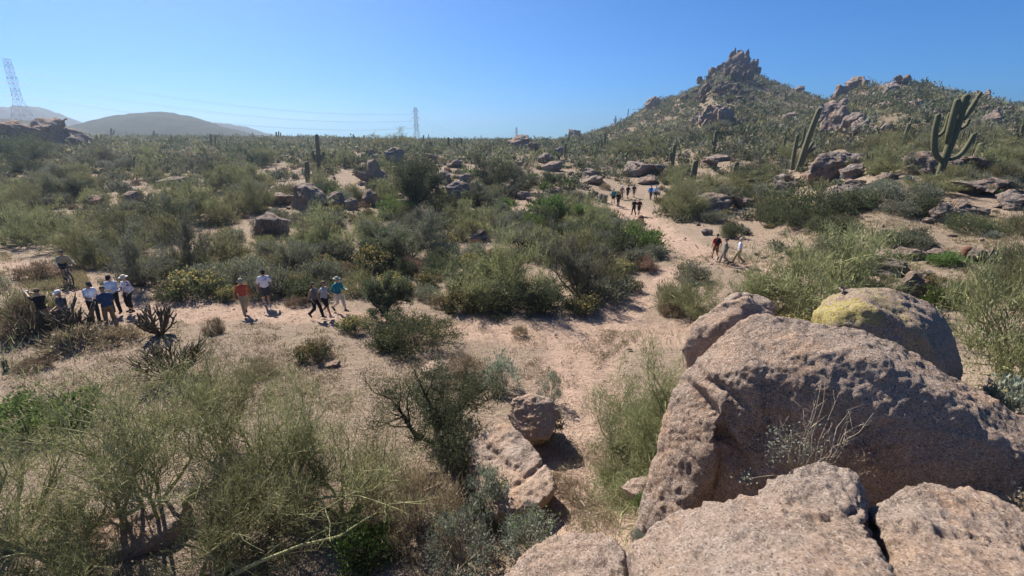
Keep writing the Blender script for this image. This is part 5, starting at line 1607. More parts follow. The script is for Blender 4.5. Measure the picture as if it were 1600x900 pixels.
# ------------------------------------------------------------------ cacti
t = NT("saguaro_skin")
co = t.n("NewGeometry").outputs["Position"]
n = t.noise(3.0, 4, .6, co); n2 = t.noise(30, 2, .6, co)
rib = t.attr("rib")
c = t.mix(t.maprange(n, .3, .7), (.070, .074, .040), (.108, .106, .058))
c = t.mix(t.math('MULTIPLY', rib, .5), c, (.20, .185, .11))
c = t.mix(t.maprange(n2, .6, .75, 0, .4), c, (.09, .07, .045))
M_SAG = t.principled(c, .8, .2, t.bump(n2, .4, .02))
M_CHOLLA = solid("cholla_skin", (.105, .085, .060), .9, .1, .35, 20)
M_BARREL = solid("barrel_cactus_skin", (.15, .075, .05), .9, .1, .35, 30)

def ribbed(path, r, ribs, name):
    """fluted cactus limb along a path with a rounded tip; stores rib crests for the spines' colour"""
    path = np.asarray(path, float)
    seg = np.linalg.norm(np.diff(path, axis=0), axis=1); s = np.concatenate([[0], np.cumsum(seg)])
    n = max(8, int(s[-1] / (r * 1.0)))
    n = min(n, 40)
    ss = np.linspace(0, s[-1], n)
    C = np.stack([np.interp(ss, s, path[:, k]) for k in range(3)], -1)
    for _ in range(3): C[1:-1] = (C[:-2] + 2 * C[1:-1] + C[2:]) / 4
    tip = C[-1]; td = C[-1] - C[-2]; td = td / np.linalg.norm(td)
    rad = r * (.82 + .18 * np.sin(np.linspace(.2, 2.6, n)))
    C = np.concatenate([C, [tip + td * r * q for q in (.35, .62, .8, .88)]])
    rad = np.concatenate([rad, [rad[-1] * q for q in (.93, .72, .42, .1)]])
    T = np.gradient(C, axis=0); T /= np.linalg.norm(T, axis=1, keepdims=True)
    U = np.cross(T, np.array([.02, 1.0, .03])); U /= np.linalg.norm(U, axis=1, keepdims=True)
    W = np.cross(T, U)
    m = ribs * 2
    a = np.arange(m) * 2 * math.pi / m
    k = np.where(np.arange(m) % 2 == 0, 1.06, .86)
    V = C[:, None] + rad[:, None, None] * k[None, :, None] * (U[:, None] * np.cos(a)[None, :, None] + W[:, None] * np.sin(a)[None, :, None])
    N = len(C)
    i = np.arange(N - 1)[:, None] * m; j = np.arange(m)[None]; j2 = (j + 1) % m
    F = np.stack([i + j, i + j2, i + m + j2, i + m + j], -1).reshape(-1, 4)
    return make_mesh(name, V.reshape(-1, 3), [(F, 0)], True, {"rib": np.tile((np.arange(m) % 2 == 0).astype(float), N)})

def saguaro(trunk, arms, wpx, label, group=None, ribs=10, D=None, kscale=1.0):
    """trunk and arms as photograph paths standing at the trunk's foot; arms may carry a depth offset per point"""
    b = ground(*trunk[0]) if D is None else at(*trunk[0], D)
    D = b[1]
    m = pxm(trunk[0][1], D)
    root = empty("saguaro", b)
    tag(root, label, "saguaro cactus", group)
    def P(path, off=0.0):
        out = []
        for i, q in enumerate(path):
            d = D + (q[2] if len(q) > 2 else 0)
            out.append(at(q[0], q[1], d) - b)
        return out
    tp = P(trunk); tp[0] = tp[0] + np.array([0, 0, -.15])
    link("trunk", ribbed(tp, wpx * m / 2, ribs, "trunk"), M_SAG, root)
    for path, w in arms:
        link("arm", ribbed(P(path), w * m / 2, max(7, ribs - 3), "arm"), M_SAG, root)
    return root

saguaro([(1466, 278), (1474, 255), (1483, 230), (1493, 203), (1502, 175), (1509.5, 152)],
        [([(1472, 251, 0), (1464, 246, -.2), (1460, 236, -.3), (1459.5, 222, -.3), (1461.5, 200, -.3), (1466, 181, -.3)], 8),
         ([(1463, 214, .1), (1471, 210, .2), (1477, 203, .25), (1481, 190, .25), (1484, 178, .25)], 5.5),
         ([(1482, 224, -.35), (1481, 217, -.5), (1485, 200, -.5), (1490, 180, -.5), (1496, 158, -.5)], 9),
         ([(1498, 178, -.3), (1499, 170, -.4), (1500, 161, -.4)], 6.5),
         ([(1505, 187, .1), (1511, 180, .1), (1517, 170, .1), (1525, 157, .1)], 6.5),
         ([(1523, 160, .15), (1527, 153, .15), (1532, 146, .15)], 5),
         ([(1484, 249, .1), (1496, 246, .2), (1506, 237, .3), (1515, 223, .3), (1521, 212, .3)], 7),
         ([(1502, 201, .4), (1508, 198, .6), (1512, 193, .7), (1514, 188, .7)], 5)],
        11, "great many-armed saguaro leaning over the whaleback boulder", ribs=14)
saguaro([(1245, 268), (1256, 238), (1266, 208), (1280, 172)], [], 8, "tall single saguaro leaning steeply left of the flat-topped boulder", ribs=11)
saguaro([(1237, 266), (1240, 245), (1246, 213)], [([(1246, 231), (1252, 226), (1256, 214), (1258, 200)], 3.5)], 5.5, "shorter saguaro with a thin arm at the leaning saguaro's left")
saguaro([(1249, 264), (1258, 243), (1270, 224)], [([(1259, 242), (1265, 238), (1271, 233)], 4)], 5.5, "low saguaro forking outward at the leaning saguaro's right")
saguaro([(1223, 246), (1225, 232), (1227, 215)], [], 3.5, "thin upright saguaro on the slope further left of the leaning one")
saguaro([(1407, 234), (1413, 215), (1420, 195)], [], 4, "thin slanting saguaro above the thicket between the two great boulders")
saguaro([(1526, 252), (1529, 240), (1533, 227)], [], 9.5, "stubby thick saguaro right of the many-armed one", ribs=11)
saguaro([(1515, 241), (1520, 225), (1525, 208)], [([(1518, 236), (1523, 230), (1526, 222)], 3)], 3.5, "slim saguaro behind the many-armed one's low right arm")
saguaro([(1594, 224), (1596, 212), (1598, 196)], [([(1595, 216), (1590, 212), (1589, 203)], 3)], 4, "armed saguaro at the very edge above the long low ledge")
saguaro([(498, 268), (497.5, 250), (496.5, 230), (495, 212)], [([(497, 254, -.1), (491, 250, -.2), (489, 244, -.2), (489, 237, -.2)], 4.5), ([(497.5, 254), (503, 250), (505, 244), (505.5, 238)], 4.5), ([(497, 256, -.3), (494.5, 252, -.4), (493, 243, -.4)], 3.5), ([(497.5, 256, .2), (501, 251, .3), (501.5, 242, .3)], 3.5)], 5.5, "saguaro shaped like a candlestick with four short arms on the hazy slope", ribs=11)
saguaro([(481.5, 291), (480.5, 275), (479.5, 255)], [], 7, "lone columnar saguaro above the slant-topped boulder", ribs=11)
saguaro([(539.5, 264), (539, 247)], [], 4, "short saguaro post near the small bare patch on the hazy slope")
saguaro([(432, 220), (431.5, 207)], [([(432, 216), (435, 213), (435.5, 206)], 2), ([(432, 217), (438, 215), (438.5, 208)], 2)], 2.4, "three-stemmed saguaro on the skyline above the candlestick one")
saguaro([(882.5, 246), (883.5, 226)], [], 4, "slim saguaro beside the egg-shaped boulder")
saguaro([(1050, 264), (1051.5, 248), (1054, 228)], [([(1050.5, 252), (1047.5, 249), (1048, 240)], 4)], 6, "saguaro with one stub arm above the long domed boulder's right end")
saguaro([(1115, 239), (1117, 224), (1119, 206)], [([(1116, 226), (1113.5, 225), (1113, 221)], 3)], 5, "dark saguaro with a stub arm standing under the massive outcrop block")
saguaro([(1081, 290), (1083.5, 272), (1087, 254)], [], 9, "thick bare saguaro rising from the thicket above the cleft dome", ribs=12)
saguaro([(1147, 282), (1148.5, 270), (1151, 256)], [], 8, "blunt saguaro half sunk in the thicket right of the thick bare one", ribs=12)
saguaro([(944, 240), (945, 224), (945.5, 208)], [([(944.5, 228), (940, 225), (939.5, 218)], 2.2), ([(944.5, 230), (949, 227), (949.5, 220)], 2.2)], 2.8, "armed saguaro among the crowd left of the peak's foot")
saguaro([(174, 214), (173.5, 201)], [([(174, 211), (178, 209), (178.5, 204)], 2)], 2.6, "saguaro beside the small square skyline rock")
saguaro([(241, 219), (240.5, 205)], [([(241, 215), (245, 213), (245.5, 209)], 2)], 2.4, "saguaro in front of the low hill's middle")
saguaro([(330, 232), (329, 211)], [([(331, 232), (336, 226), (336.5, 214)], 2.2)], 2.8, "twin-stemmed saguaro where the low hill slopes down to the flat")
saguaro([(701, 237), (700.7, 216)], [], 3.4, "saguaro on the skyline slope well right of the middle pylon")
saguaro([(720, 238), (721, 217)], [([(719, 238), (714, 234), (713.5, 222)], 2.6)], 2.8, "twin saguaro pair right of the middle pylon")
saguaro([(660, 226), (662, 212)], [], 2.4, "saguaro post at the middle pylon's foot")
saguaro([(568, 222), (569, 212)], [], 2.4, "tiny saguaro on the skyline left of the small rock heap")
saguaro([(205, 266), (203, 244)], [([(205, 264), (198, 258), (196, 247)], 3), ([(206, 264), (209, 256), (210, 246)], 3), ([(204, 265), (200, 256), (199.5, 246)], 2.5)], 3.4, "clump of upright cactus stems on the flat below the pylon outcrop")
# the crowd of little ones: one shape with parts, copied
proto = []
for armed in (0, 1, 2):
    r0 = empty("saguaro", (0, 0, 0))
    tr = ribbed([(0, 0, -.2), (0, 0, 2), (.05, 0, 4), (.08, 0, 5.6)], .24, 7, "trunk")
    link("trunk", tr, M_SAG, r0)
    for q in range(armed):
        s_ = 1 if q else -1
        link("arm", ribbed([(.05 * s_, 0, 2.4 + .4 * q), (.55 * s_, .1, 2.5 + .4 * q), (.75 * s_, .1, 3.0 + .4 * q), (.78 * s_, .1, 4.4)], .16, 6, "arm"), M_SAG, r0)
    tag(r0, "x", "saguaro cactus")
    proto.append([r0, False])
def small_saguaro(px, py, hpx, label, group):
    g_ = ground(px, py)
    p = random.choice(proto)
    if not p[1]:
        r_0 = p[0]; p[1] = True
    else:
        r_0 = copy_plant(p[0], (0, 0, 0), 0, (1, 1, 1), "")
    s_ = hpx * pxm(py, g_[1]) / 5.6
    put(r_0, g_, random.uniform(-.5, .5), (s_, s_, s_))
    r_0.rotation_euler[1] = random.uniform(-.03, .09)
    r_0["label"] = label; r_0["group"] = group
for k in range(30):
    px_ = random.uniform(840, 1060)
    small_saguaro(px_, random.uniform(np.interp(px_, SKY[:, 0], SKY[:, 1]) + 1, 245), random.uniform(9, 17), "small distant saguaro on the left foot of the peak", "saguaros on the left foot of the peak")
for k in range(26):
    px_ = random.uniform(1060, 1300)
    small_saguaro(px_, random.uniform(170, 240), random.uniform(7, 15), "small saguaro on the slope straight below the summit", "saguaros on the slope below the summit")
for k in range(30):
    px_ = random.uniform(1330, 1600)
    small_saguaro(px_, random.uniform(205, 258), random.uniform(12, 26), "slim saguaro on the slope behind the many-armed one", "saguaros behind the many-armed one")
for k in range(9):
    px_ = random.uniform(1285, 1480)
    small_saguaro(px_, np.interp(px_, SKY[:, 0], SKY[:, 1]) + 2, random.uniform(8, 13), "tiny saguaro standing on the hill's skyline", "saguaros on the hill's skyline")
for k in range(26):
    px_ = random.uniform(440, 840)
    small_saguaro(px_, random.uniform(219, 232), random.uniform(6, 13), "tiny saguaro along the flat skyline", "saguaros along the flat skyline")
for k in range(12):
    px_ = random.uniform(120, 430)
    small_saguaro(px_, random.uniform(219, 246), random.uniform(8, 15), "tiny hazy saguaro before the low hill", "saguaros before the low hill")

def many_stems(name, px, py, wpx, hpx, n, label, r=.03, mat=None, spread=.5, sub=0, cat="cactus", seed=1, D=None):
    g_ = ground(px, py) if D is None else at(px, py, D)
    m = pxm(py, g_[1]); W, H = wpx * m, hpx * m
    q = np.random.default_rng(seed)
    g = Geo()
    for i in range(n):
        a = q.uniform(0, 6.28); rr = q.uniform(.1, 1) ** .6
        e = np.array([math.cos(a) * W / 2 * rr, math.sin(a) * W / 2 * rr, H * q.uniform(.6, 1) * (1 - .3 * rr * spread)])
        mid = e * np.array([.62, .62, .38]) + q.normal(size=3) * .02
        P_ = np.array([[0, 0, -.05], mid * .5, mid, (mid + e) / 2 + np.array([0, 0, .04 * H]), e])
        g.tube(P_, r * np.array([.9, 1, 1, 1, .7]), 6)
        for s_ in range(sub):
            b = P_[2] + (P_[4] - P_[2]) * q.uniform(0, .8)
            d = (e - mid) * .45 + q.normal(size=3) * np.array([.12, .12, .05]) * H
            d[2] = abs(d[2])
            g.tube([b, b + d * .5, b + d + np.array([0, 0, .03])], [r * .9, r * .9, r * .6], 5)
    # bristles
    V = np.concatenate(g.V); k = q.integers(0, len(V), 60 * n)
    leaf_tris(g, q, V[k], rand_dirs(q, len(k)), r * 1.0, r * .16, 1)
    o = link(name, g.mesh(name, True), [mat or M_CHOLLA, F_STRAW], loc=g_)
    tag(o, label, cat)
    return o
many_stems("cholla_cactus", 252, 523, 66, 50, 26, "fan-shaped cholla standing on the sand below the floral-shirted woman", r=.035, sub=2, seed=3)
many_stems("cholla_cactus", 268, 592, 104, 64, 34, "sprawling dark twiggy cholla on the sand below the fan-shaped one", r=.017, sub=8, seed=4, spread=.6)
many_stems("cholla_cactus", 122, 528, 62, 58, 22, "dark cholla in front of the men with papers", r=.035, sub=3, seed=5)
many_stems("cholla_cactus", 90, 520, 40, 50, 14, "brown twiggy cholla before the photographing man", r=.03, sub=3, seed=6)
many_stems("ocotillo", 1388, 262, 40, 42, 16, "cluster of thin upright stems between the flat-topped and whaleback boulders", r=.06, mat=M_SAG, cat="desert plant", seed=7)
many_stems("ocotillo", 1362, 262, 26, 30, 9, "smaller cluster of thin stems right behind the flat-topped boulder", r=.05, mat=M_SAG, cat="desert plant", seed=8)
many_stems("ocotillo", 1300, 236, 20, 30, 7, "bare thin-stemmed plant on the slope above the flat-topped boulder", r=.05, mat=B_BARK, cat="desert plant", seed=9)
def barrel(px, py, h, label):
    g_ = ground(px, py); m = pxm(py, g_[1]); H = h * m
    me = ribbed([(0, 0, -.05), (0, 0, H * .35), (0, 0, H * .62)], H * .42, 12, "barrel_cactus")
    o = link("barrel_cactus", me, M_BARREL, loc=g_)
    tag(o, label, "cactus")
barrel(1509, 402, 18, "dark round barrel cactus beside the split boulder")
barrel(1001, 347, 11, "small barrel cactus at the upper trail's edge by the hikers' backs")

# stump-like trail post and flat dark stone on the near sand
g_ = ground(10, 578)
pg = Geo()
pg.tube([(0, 0, -.1), (0, 0, .2), (.01, 0, .36)], [.075, .07, .068], 10)
o = link("trail_post", pg.mesh("trail_post", False), solid("post_wood", (.10, .075, .06), .9, .1, .3, 30), loc=g_)
tag(o, "short dark wooden marker post on the sand at the frame's edge", "post")
boulder(519, 574, 22, 7, "small flat dark stone lying on the sand below the two women")
boulder(984, 548, 9, 4, "tiny dark stone on the gravel right of the lone tuft")

# ------------------------------------------------------------------ pylons and power lines
M_STEEL = solid("galvanised_steel", (.10, .105, .115), .6, .4, .15, 3, .6)
M_INSUL = solid("insulator_glass", (.16, .15, .15), .4, .5, .1, 3)
def pylon(px, top, base, D, rz, label, base_hidden=0.0, th=.115):
    p = at(px, base, D)
    H = (at(px, top, D)[2] - p[2])
    root = empty("pylon", p, rz)
    tag(root, label, "pylon")
    wid = lambda z: H * (.24 + (.085 - .24) * z / .4 if z < .4 else .085 - .02 * (z - .4) / .6)
    lv = [0, .16, .3, .4, .48, .56, .64, .72, .8, .88, .95, 1.0]
    for sx in (-1, 1):
        for sy in (-1, 1):
            g = Geo()
            for a, b in zip(lv[:-1], lv[1:]):
                g.bar((sx * wid(a) / 2, sy * wid(a) / 2, a * H), (sx * wid(b) / 2, sy * wid(b) / 2, b * H), th)
            link("leg", g.mesh("leg", False), M_STEEL, root)
    g = Geo()
    for a, b in zip(lv[:-1], lv[1:]):
        wa, wb = wid(a) / 2, wid(b) / 2
        for (x0, y0, x1, y1) in ((-1, -1, 1, -1), (1, -1, 1, 1), (1, 1, -1, 1), (-1, 1, -1, -1)):
            g.bar((x0 * wa, y0 * wa, a * H), (x1 * wb, y1 * wb, b * H), th * .6)
            g.bar((x1 * wa, y1 * wa, a * H), (x0 * wb, y0 * wb, b * H), th * .6)
            g.bar((x0 * wb, y0 * wb, b * H), (x1 * wb, y1 * wb, b * H), th * .6)
    link("lattice", g.mesh("lattice", False), M_STEEL, root)
    ends = []
    for za, half in ((.52, .085), (.715, .12), (.90, .09)):
        g = Geo()
        for s in (-1, 1):
            for sy in (-1, 1):
                g.bar((s * wid(za) / 2, sy * wid(za) / 2, za * H), (s * half * H, 0, za * H + .01 * H), th * .8)
                g.bar((s * wid(za) / 2, sy * wid(za) / 2, za * H + .035 * H), (s * half * H, 0, za * H + .01 * H), th * .6)
        link("crossarm", g.mesh("crossarm", False), M_STEEL, root)
        for s in (-1, 1):
            g = Geo()
            for k in range(8):
                z0 = za * H + .005 * H - k * .0085 * H
                g.tube([(s * half * H, 0, z0), (s * half * H, 0, z0 - .006 * H)], [th * .75, th * .75], 6)
            link("insulator", g.mesh("insulator", False), M_INSUL, root)
            e = np.array([s * half * H, 0, za * H - .066 * H])
            c_, s_ = math.cos(rz), math.sin(rz)
            ends.append(p + np.array([e[0] * c_ - e[1] * s_, e[0] * s_ + e[1] * c_, e[2]]))
    g = Geo()
    g.bar((-.05 * H, 0, H), (.05 * H, 0, H), th * .6)
    link("earth_wire_bar", g.mesh("earth_wire_bar", False), M_STEEL, root)
    return ends
E1 = pylon(39, 92, 196, 320, R(-12), "tall lattice pylon rising behind the dark outcrop, its top tilted by the lens")
E2 = pylon(652, 168, 226, 580, R(-10), "middle lattice pylon standing on the flat skyline", th=.2)
E3 = pylon(807, 199, 222, 950, R(-30), "farthest tiny pylon on the skyline left of the peak", th=.3)
M_WIRE = solid("wire_aluminium", (.20, .21, .22), .5, .4, .1, 1)
LV = ["lowest", "middle", "top"]
def wire(a, b, sag, rad, label):
    g = Geo()
    t_ = np.linspace(0, 1, 40)[:, None]
    P_ = a * (1 - t_) + b * t_
    P_[:, 2] -= (sag * 4 * t_ * (1 - t_))[:, 0]
    g.tube(P_ - a, rad, 4, cap=False)
    o = link("power_line", g.mesh("power_line"), M_WIRE, loc=a)
    tag(o, label, "power line", "power lines")
E0 = [e - (E2[i] - E1[i]) for i, e in enumerate(E1)]
for i in range(6):
    lv, sd = LV[i // 2], ("hill side" if i % 2 else "camera side")
    wire(E1[i], E2[i], 9, .055, f"{lv} power line on the {sd} between the tall and the middle pylon")
    wire(E2[i], E3[i], 22, .075, f"{lv} power line on the {sd} between the middle and the farthest pylon")
    wire(E0[i], E1[i], 9, .05, f"{lv} power line on the {sd} reaching the tall pylon from outside the frame")
# ------------------------------------------------------------------ people
SKIN = [solid("skin_fair", (.48, .30, .22), .6, .3, .08, 20), solid("skin_tan", (.36, .21, .14), .6, .3, .08, 20)]
def cloth(name, c, var=.12): return solid("cloth_" + name, c, .9, .1, var, 25, bump=.3)
C_ORANGE = cloth("orange", (.42, .085, .045)); C_WHITE = cloth("white", (.74, .75, .78)); C_BLACK = cloth("black", (.018, .018, .021)); C_DGREY = cloth("dark_grey", (.055, .055, .062))
C_NAVY = cloth("navy", (.035, .065, .13)); C_LBLUE = cloth("light_blue", (.45, .52, .64)); C_PBLUE = cloth("pale_blue", (.55, .60, .70)); C_TAN = cloth("tan", (.36, .27, .17)); C_BROWN = cloth("brown", (.20, .14, .09))
C_TEAL = cloth("teal", (.015, .20, .25)); C_RED = cloth("red", (.38, .035, .04)); C_OLIVE = cloth("olive_grey", (.17, .165, .14)); C_GREY = cloth("grey", (.23, .22, .20)); C_MGREY = cloth("mid_grey", (.14, .135, .14))
C_BLUE = cloth("bright_blue", (.02, .22, .62)); C_CAPG = cloth("grey_green", (.30, .31, .25)); C_CREAM = cloth("cream", (.66, .58, .48)); C_KHAKI = cloth("khaki", (.30, .25, .16)); C_LAV = cloth("lavender_grey", (.40, .38, .42))
t = NT("cloth_floral")
co = t.coord(); v_ = t.voro(11, co, "Color"); sc_ = t.n("SeparateColor"); t.l(v_, sc_.inputs[0])
C_FLORAL = t.principled(t.ramp(sc_.outputs[0], [(0, (.20, .12, .17)), (.24, (.45, .35, .42)), (.36, (.68, .65, .66)), (1, (.70, .68, .68))], 'CONSTANT'), .9, .1)
t = NT("cloth_white_print")
co = t.coord(); xyz = t.n("SeparateXYZ"); t.l(co, xyz.inputs[0])
n_ = t.noise(13, 3, .6, co)
band = t.math('MULTIPLY', t.maprange(xyz.outputs[2], 1.18, 1.22), t.maprange(xyz.outputs[2], 1.32, 1.36, 1, 0))
C_PRINT = t.principled(t.mix(t.math('MULTIPLY', band, t.maprange(n_, .48, .56)), (.74, .75, .78), (.22, .28, .42)), .9, .1)
H_DARK = solid("hair_dark", (.025, .018, .014), .7, .3, .2, 40); H_GREY = solid("hair_grey", (.38, .36, .34), .7, .3, .2, 40); H_BROWN = solid("hair_brown", (.10, .06, .035), .7, .3, .2, 40)
M_SHOE = solid("shoe_dark", (.05, .04, .038), .8, .2, .2, 20); M_SHOEL = solid("shoe_light", (.45, .43, .42), .8, .2, .2, 20)
M_EYE = solid("eye_dark", (.02, .015, .012), .3, .5, .1, 5); M_LIP = solid("lip", (.33, .13, .11), .6, .3, .1, 5)

def cone_geo(g, a, b, ra, rb, seg=10, rings=4, m=0):
    """round-ended tapered limb"""
    a, b = np.asarray(a, float), np.asarray(b, float)
    d = b - a; L = np.linalg.norm(d)
    d = d / L if L > 1e-6 else np.array([0, 0, 1.0])
    P_, R_ = [], []
    for k in range(rings):
        th = (k + .15) / rings * math.pi / 2
        P_.append(a - d * ra * math.cos(th)); R_.append(ra * math.sin(th))
    P_.append(a); R_.append(ra)
    P_.append(b); R_.append(rb)
    for k in range(rings - 1, -1, -1):
        th = (k + .15) / rings * math.pi / 2
        P_.append(b + d * rb * math.cos(th)); R_.append(rb * math.sin(th))
    P_ = np.array(P_); R_ = np.array(R_)
    ref = np.array([0, 0, 1.0]) if abs(d[2]) < .9 else np.array([1.0, 0, 0])
    u = np.cross(d, ref); u /= np.linalg.norm(u); v = np.cross(d, u)
    an = np.arange(seg) * 2 * math.pi / seg
    V = P_[:, None] + R_[:, None, None] * (u * np.cos(an)[:, None] + v * np.sin(an)[:, None])[None]
    n = len(P_)
    i = np.arange(n - 1)[:, None] * seg; j = np.arange(seg)[None]; j2 = (j + 1) % seg
    F = np.stack([i + j, i + j2, i + seg + j2, i + seg + j], -1).reshape(-1, 4)
    b0 = g.n
    g.add(V.reshape(-1, 3), F, m)
    g.F.append((np.array([list(range(b0 + seg - 1, b0 - 1, -1))]), m))
    g.F.append((np.array([list(range(b0 + (n - 1) * seg, b0 + n * seg))]), m))

def ell_geo(g, c, r, M=None, seg=14, rings=8, zmin=-1.0, m=0):
    th = np.linspace(.06, math.pi - .06 if zmin <= -1 else math.acos(zmin), rings)
    an = np.arange(seg) * 2 * math.pi / seg
    V = np.stack([np.sin(th)[:, None] * np.cos(an), np.sin(th)[:, None] * np.sin(an), np.repeat(np.cos(th)[:, None], seg, 1)], -1).reshape(-1, 3) * np.asarray(r, float)
    if M is not None: V = V @ np.asarray(M).T
    i = np.arange(rings - 1)[:, None] * seg; j = np.arange(seg)[None]; j2 = (j + 1) % seg
    F = np.stack([i + j, i + seg + j, i + seg + j2, i + j2], -1).reshape(-1, 4)
    b0 = g.n
    g.add(V + np.asarray(c, float), F, m)
    g.F.append((np.array([list(range(b0, b0 + seg))]), m))
    g.F.append((np.array([list(range(b0 + (rings - 1) * seg + seg - 1, b0 + (rings - 1) * seg - 1, -1))]), m))

def rotx(a):
    c, s = math.cos(a), math.sin(a)
    return np.array([[1, 0, 0], [0, c, -s], [0, s, c]])
def rotz(a):
    c, s = math.cos(a), math.sin(a)
    return np.array([[c, -s, 0], [s, c, 0], [0, 0, 1]])

def ik(a, t_, l1, l2, hint):
    a, t_, hint = map(lambda q: np.asarray(q, float), (a, t_, hint))
    d = t_ - a; L = np.linalg.norm(d); dn = d / L
    if L > (l1 + l2) * .995:
        t_ = a + dn * (l1 + l2) * .995; L = (l1 + l2) * .995
    x = (l1 * l1 - l2 * l2 + L * L) / (2 * L)
    h = math.sqrt(max(l1 * l1 - x * x, 1e-6))
    p = hint - dn * (hint @ dn); p /= np.linalg.norm(p) + 1e-9
    return a + dn * x + p * h, t_

STANCE = {   # foot targets (ankles), heel lift of each foot, hip drop
 "stand": ((-.10, .02, .08), (.10, -.02, .08), 0, 0, .0),
 "wide": ((-.14, .05, .08), (.13, -.05, .08), 0, 0, .01),
 "walk": ((-.08, .30, .09), (.08, -.30, .17), 0, .8, .045),
 "walk2": ((-.08, -.30, .17), (.08, .30, .09), .8, 0, .045),
 "step": ((-.08, .16, .08), (.08, -.34, .25), 0, 1.0, .02),
}
def person(foot, label, heading=0.0, H=1.7, shirt=None, sleeve=.55, pants=None, length="long", shoes=None, hat=None, hatm=None, hair=None, hair_long=0.0, skin=0,
           stance="stand", lean=0.0, nod=0.0, hands=None, feet=None, pelvis=None, far=False, face=True, collar=.0, wide=1.0, turn=0.0):
    """one person in metres for 1.7 m, facing +Y before turning by heading"""
    s = H / 1.7
    root = empty("person", foot, heading)
    root.scale = (s, s, s)
    tag(root, label, "person")
    st = STANCE[stance]
    fl, fr, hl, hr, drop = (feet[0], feet[1], feet[2], feet[3], 0) if feet else st
    pel = np.array([0, 0, .93 - drop]) if pelvis is None else np.array(pelvis, float)
    Rt = rotx(-lean) @ rotz(turn)
    up = lambda p: pel + Rt @ (np.asarray(p, float) - np.array([0, 0, .93]))     # torso frame
    Rh = Rt @ rotx(-nod)
    neck = up((0, -.005, 1.46))
    hd = lambda p: neck + Rh @ (np.asarray(p, float) - np.array([0, -.005, 1.46]))
    hipl, hipr = pel + np.array([-.088, 0, -.02]), pel + np.array([.088, 0, -.02])
    shl, shr = up((-.170 * wide, 0, 1.345)), up((.170 * wide, 0, 1.345))
    knl, fl = ik(hipl, fl, .42, .415, (0, 1, .1)); knr, fr = ik(hipr, fr, .42, .415, (0, 1, .1))
    hands = hands or ((-.27, .06, .80), (.27, .0, .80))
    ell_, hl_ = ik(shl, hands[0], .29, .25, (-.35, -.8, -.35)); elr_, hr_ = ik(shr, hands[1], .29, .25, (.35, -.8, -.35))
    B = Geo()
    # head with jaw, nose and ears
    ell_geo(B, hd((0, .01, 1.60)), (.076, .094, .105), Rh); ell_geo(B, hd((0, .032, 1.54)), (.056, .064, .062), Rh)
    cone_geo(B, hd((0, .10, 1.60)), hd((0, .122, 1.572)), .012, .016, 6, 2)
    for q in (-1, 1): ell_geo(B, hd((.078 * q, -.005, 1.585)), (.012, .02, .032), Rh, 8, 5)
    cone_geo(B, up((0, -.01, 1.40)), hd((0, .0, 1.53)), .058, .052)
    ell_geo(B, up((0, .0, 1.24)), (.158 * wide, .105, .20), Rt); ell_geo(B, up((0, .005, 1.06)), (.140 * wide, .100, .16), Rt); ell_geo(B, pel + np.array([0, -.01, 0]), (.155 * wide, .112, .115))
    for q in (-1, 1): cone_geo(B, up((q * .02, -.01, 1.40)), up((q * .145 * wide, 0, 1.352)), .055, .052)
    for (sh, el, ha, sd) in ((shl, ell_, hl_, -1), (shr, elr_, hr_, 1)):
        cone_geo(B, sh, el, .052, .041); cone_geo(B, el, ha, .041, .028)
        d = (ha - el) / np.linalg.norm(ha - el)
        sx = np.cross(d, np.array([0, 0, 1.0])) if abs(d[2]) < .8 else np.cross(d, np.array([sd * 1.0, 0, 0]))
        sx /= np.linalg.norm(sx); nrm = np.cross(sx, d)
        palm = ha + d * .05
        ell_geo(B, palm, (.04, .05, .018), np.stack([sx, d, nrm], -1), 10, 6)
        for k, (o_, L_) in enumerate(((-.033, .062), (-.011, .075), (.011, .07), (.033, .054))):
            b0 = palm + d * .038 + sx * o_
            b1 = b0 + d * L_ * .5 - nrm * .010; b2 = b1 + d * L_ * .45 - nrm * .024
            cone_geo(B, b0, b1, .0095, .009, 6, 2); cone_geo(B, b1, b2, .009, .008, 6, 2)
        cone_geo(B, palm - d * .02 + sx * .036, palm + d * .02 + sx * .066 - nrm * .015, .012, .009, 6, 2)
    toes = []
    for (hp, kn, an, lift) in ((hipl, knl, fl, hl), (hipr, knr, fr, hr)):
        cone_geo(B, hp, kn, .083 * wide, .054); cone_geo(B, kn, an, .053, .036)
        calf = kn + (an - kn) * .3 + np.array([0, -.015, 0])
        ell_geo(B, calf, (.05, .052, .10))
        toe = an + rotx(-lift) @ np.array([0, .16, -.045]); heel = an + rotx(-lift) @ np.array([0, -.045, -.04])
        cone_geo(B, heel, toe, .034, .030)
        toes.append((heel, toe, an))
    vox = .022 if far else .0125
    def fuse(name, geo, mat, v, dec=None, after=None):
        o = link(name, geo.mesh(name), mat, root)
        md = o.modifiers.new("r", 'REMESH'); md.mode = 'VOXEL'; md.voxel_size = v
        sm = o.modifiers.new("s", 'SMOOTH'); sm.iterations = 2; sm.factor = .5
        if dec:
            d_ = o.modifiers.new("d", 'DECIMATE'); d_.ratio = dec
        def aft(o):
            o.data.polygons.foreach_set("use_smooth", np.ones(len(o.data.polygons), bool))
            if not len(o.data.materials): o.data.materials.append(mat)
        PENDING.append((o, aft))
        return o
    fuse("body", B, SKIN[skin], vox, .5)
    cv = .026 if far else .02
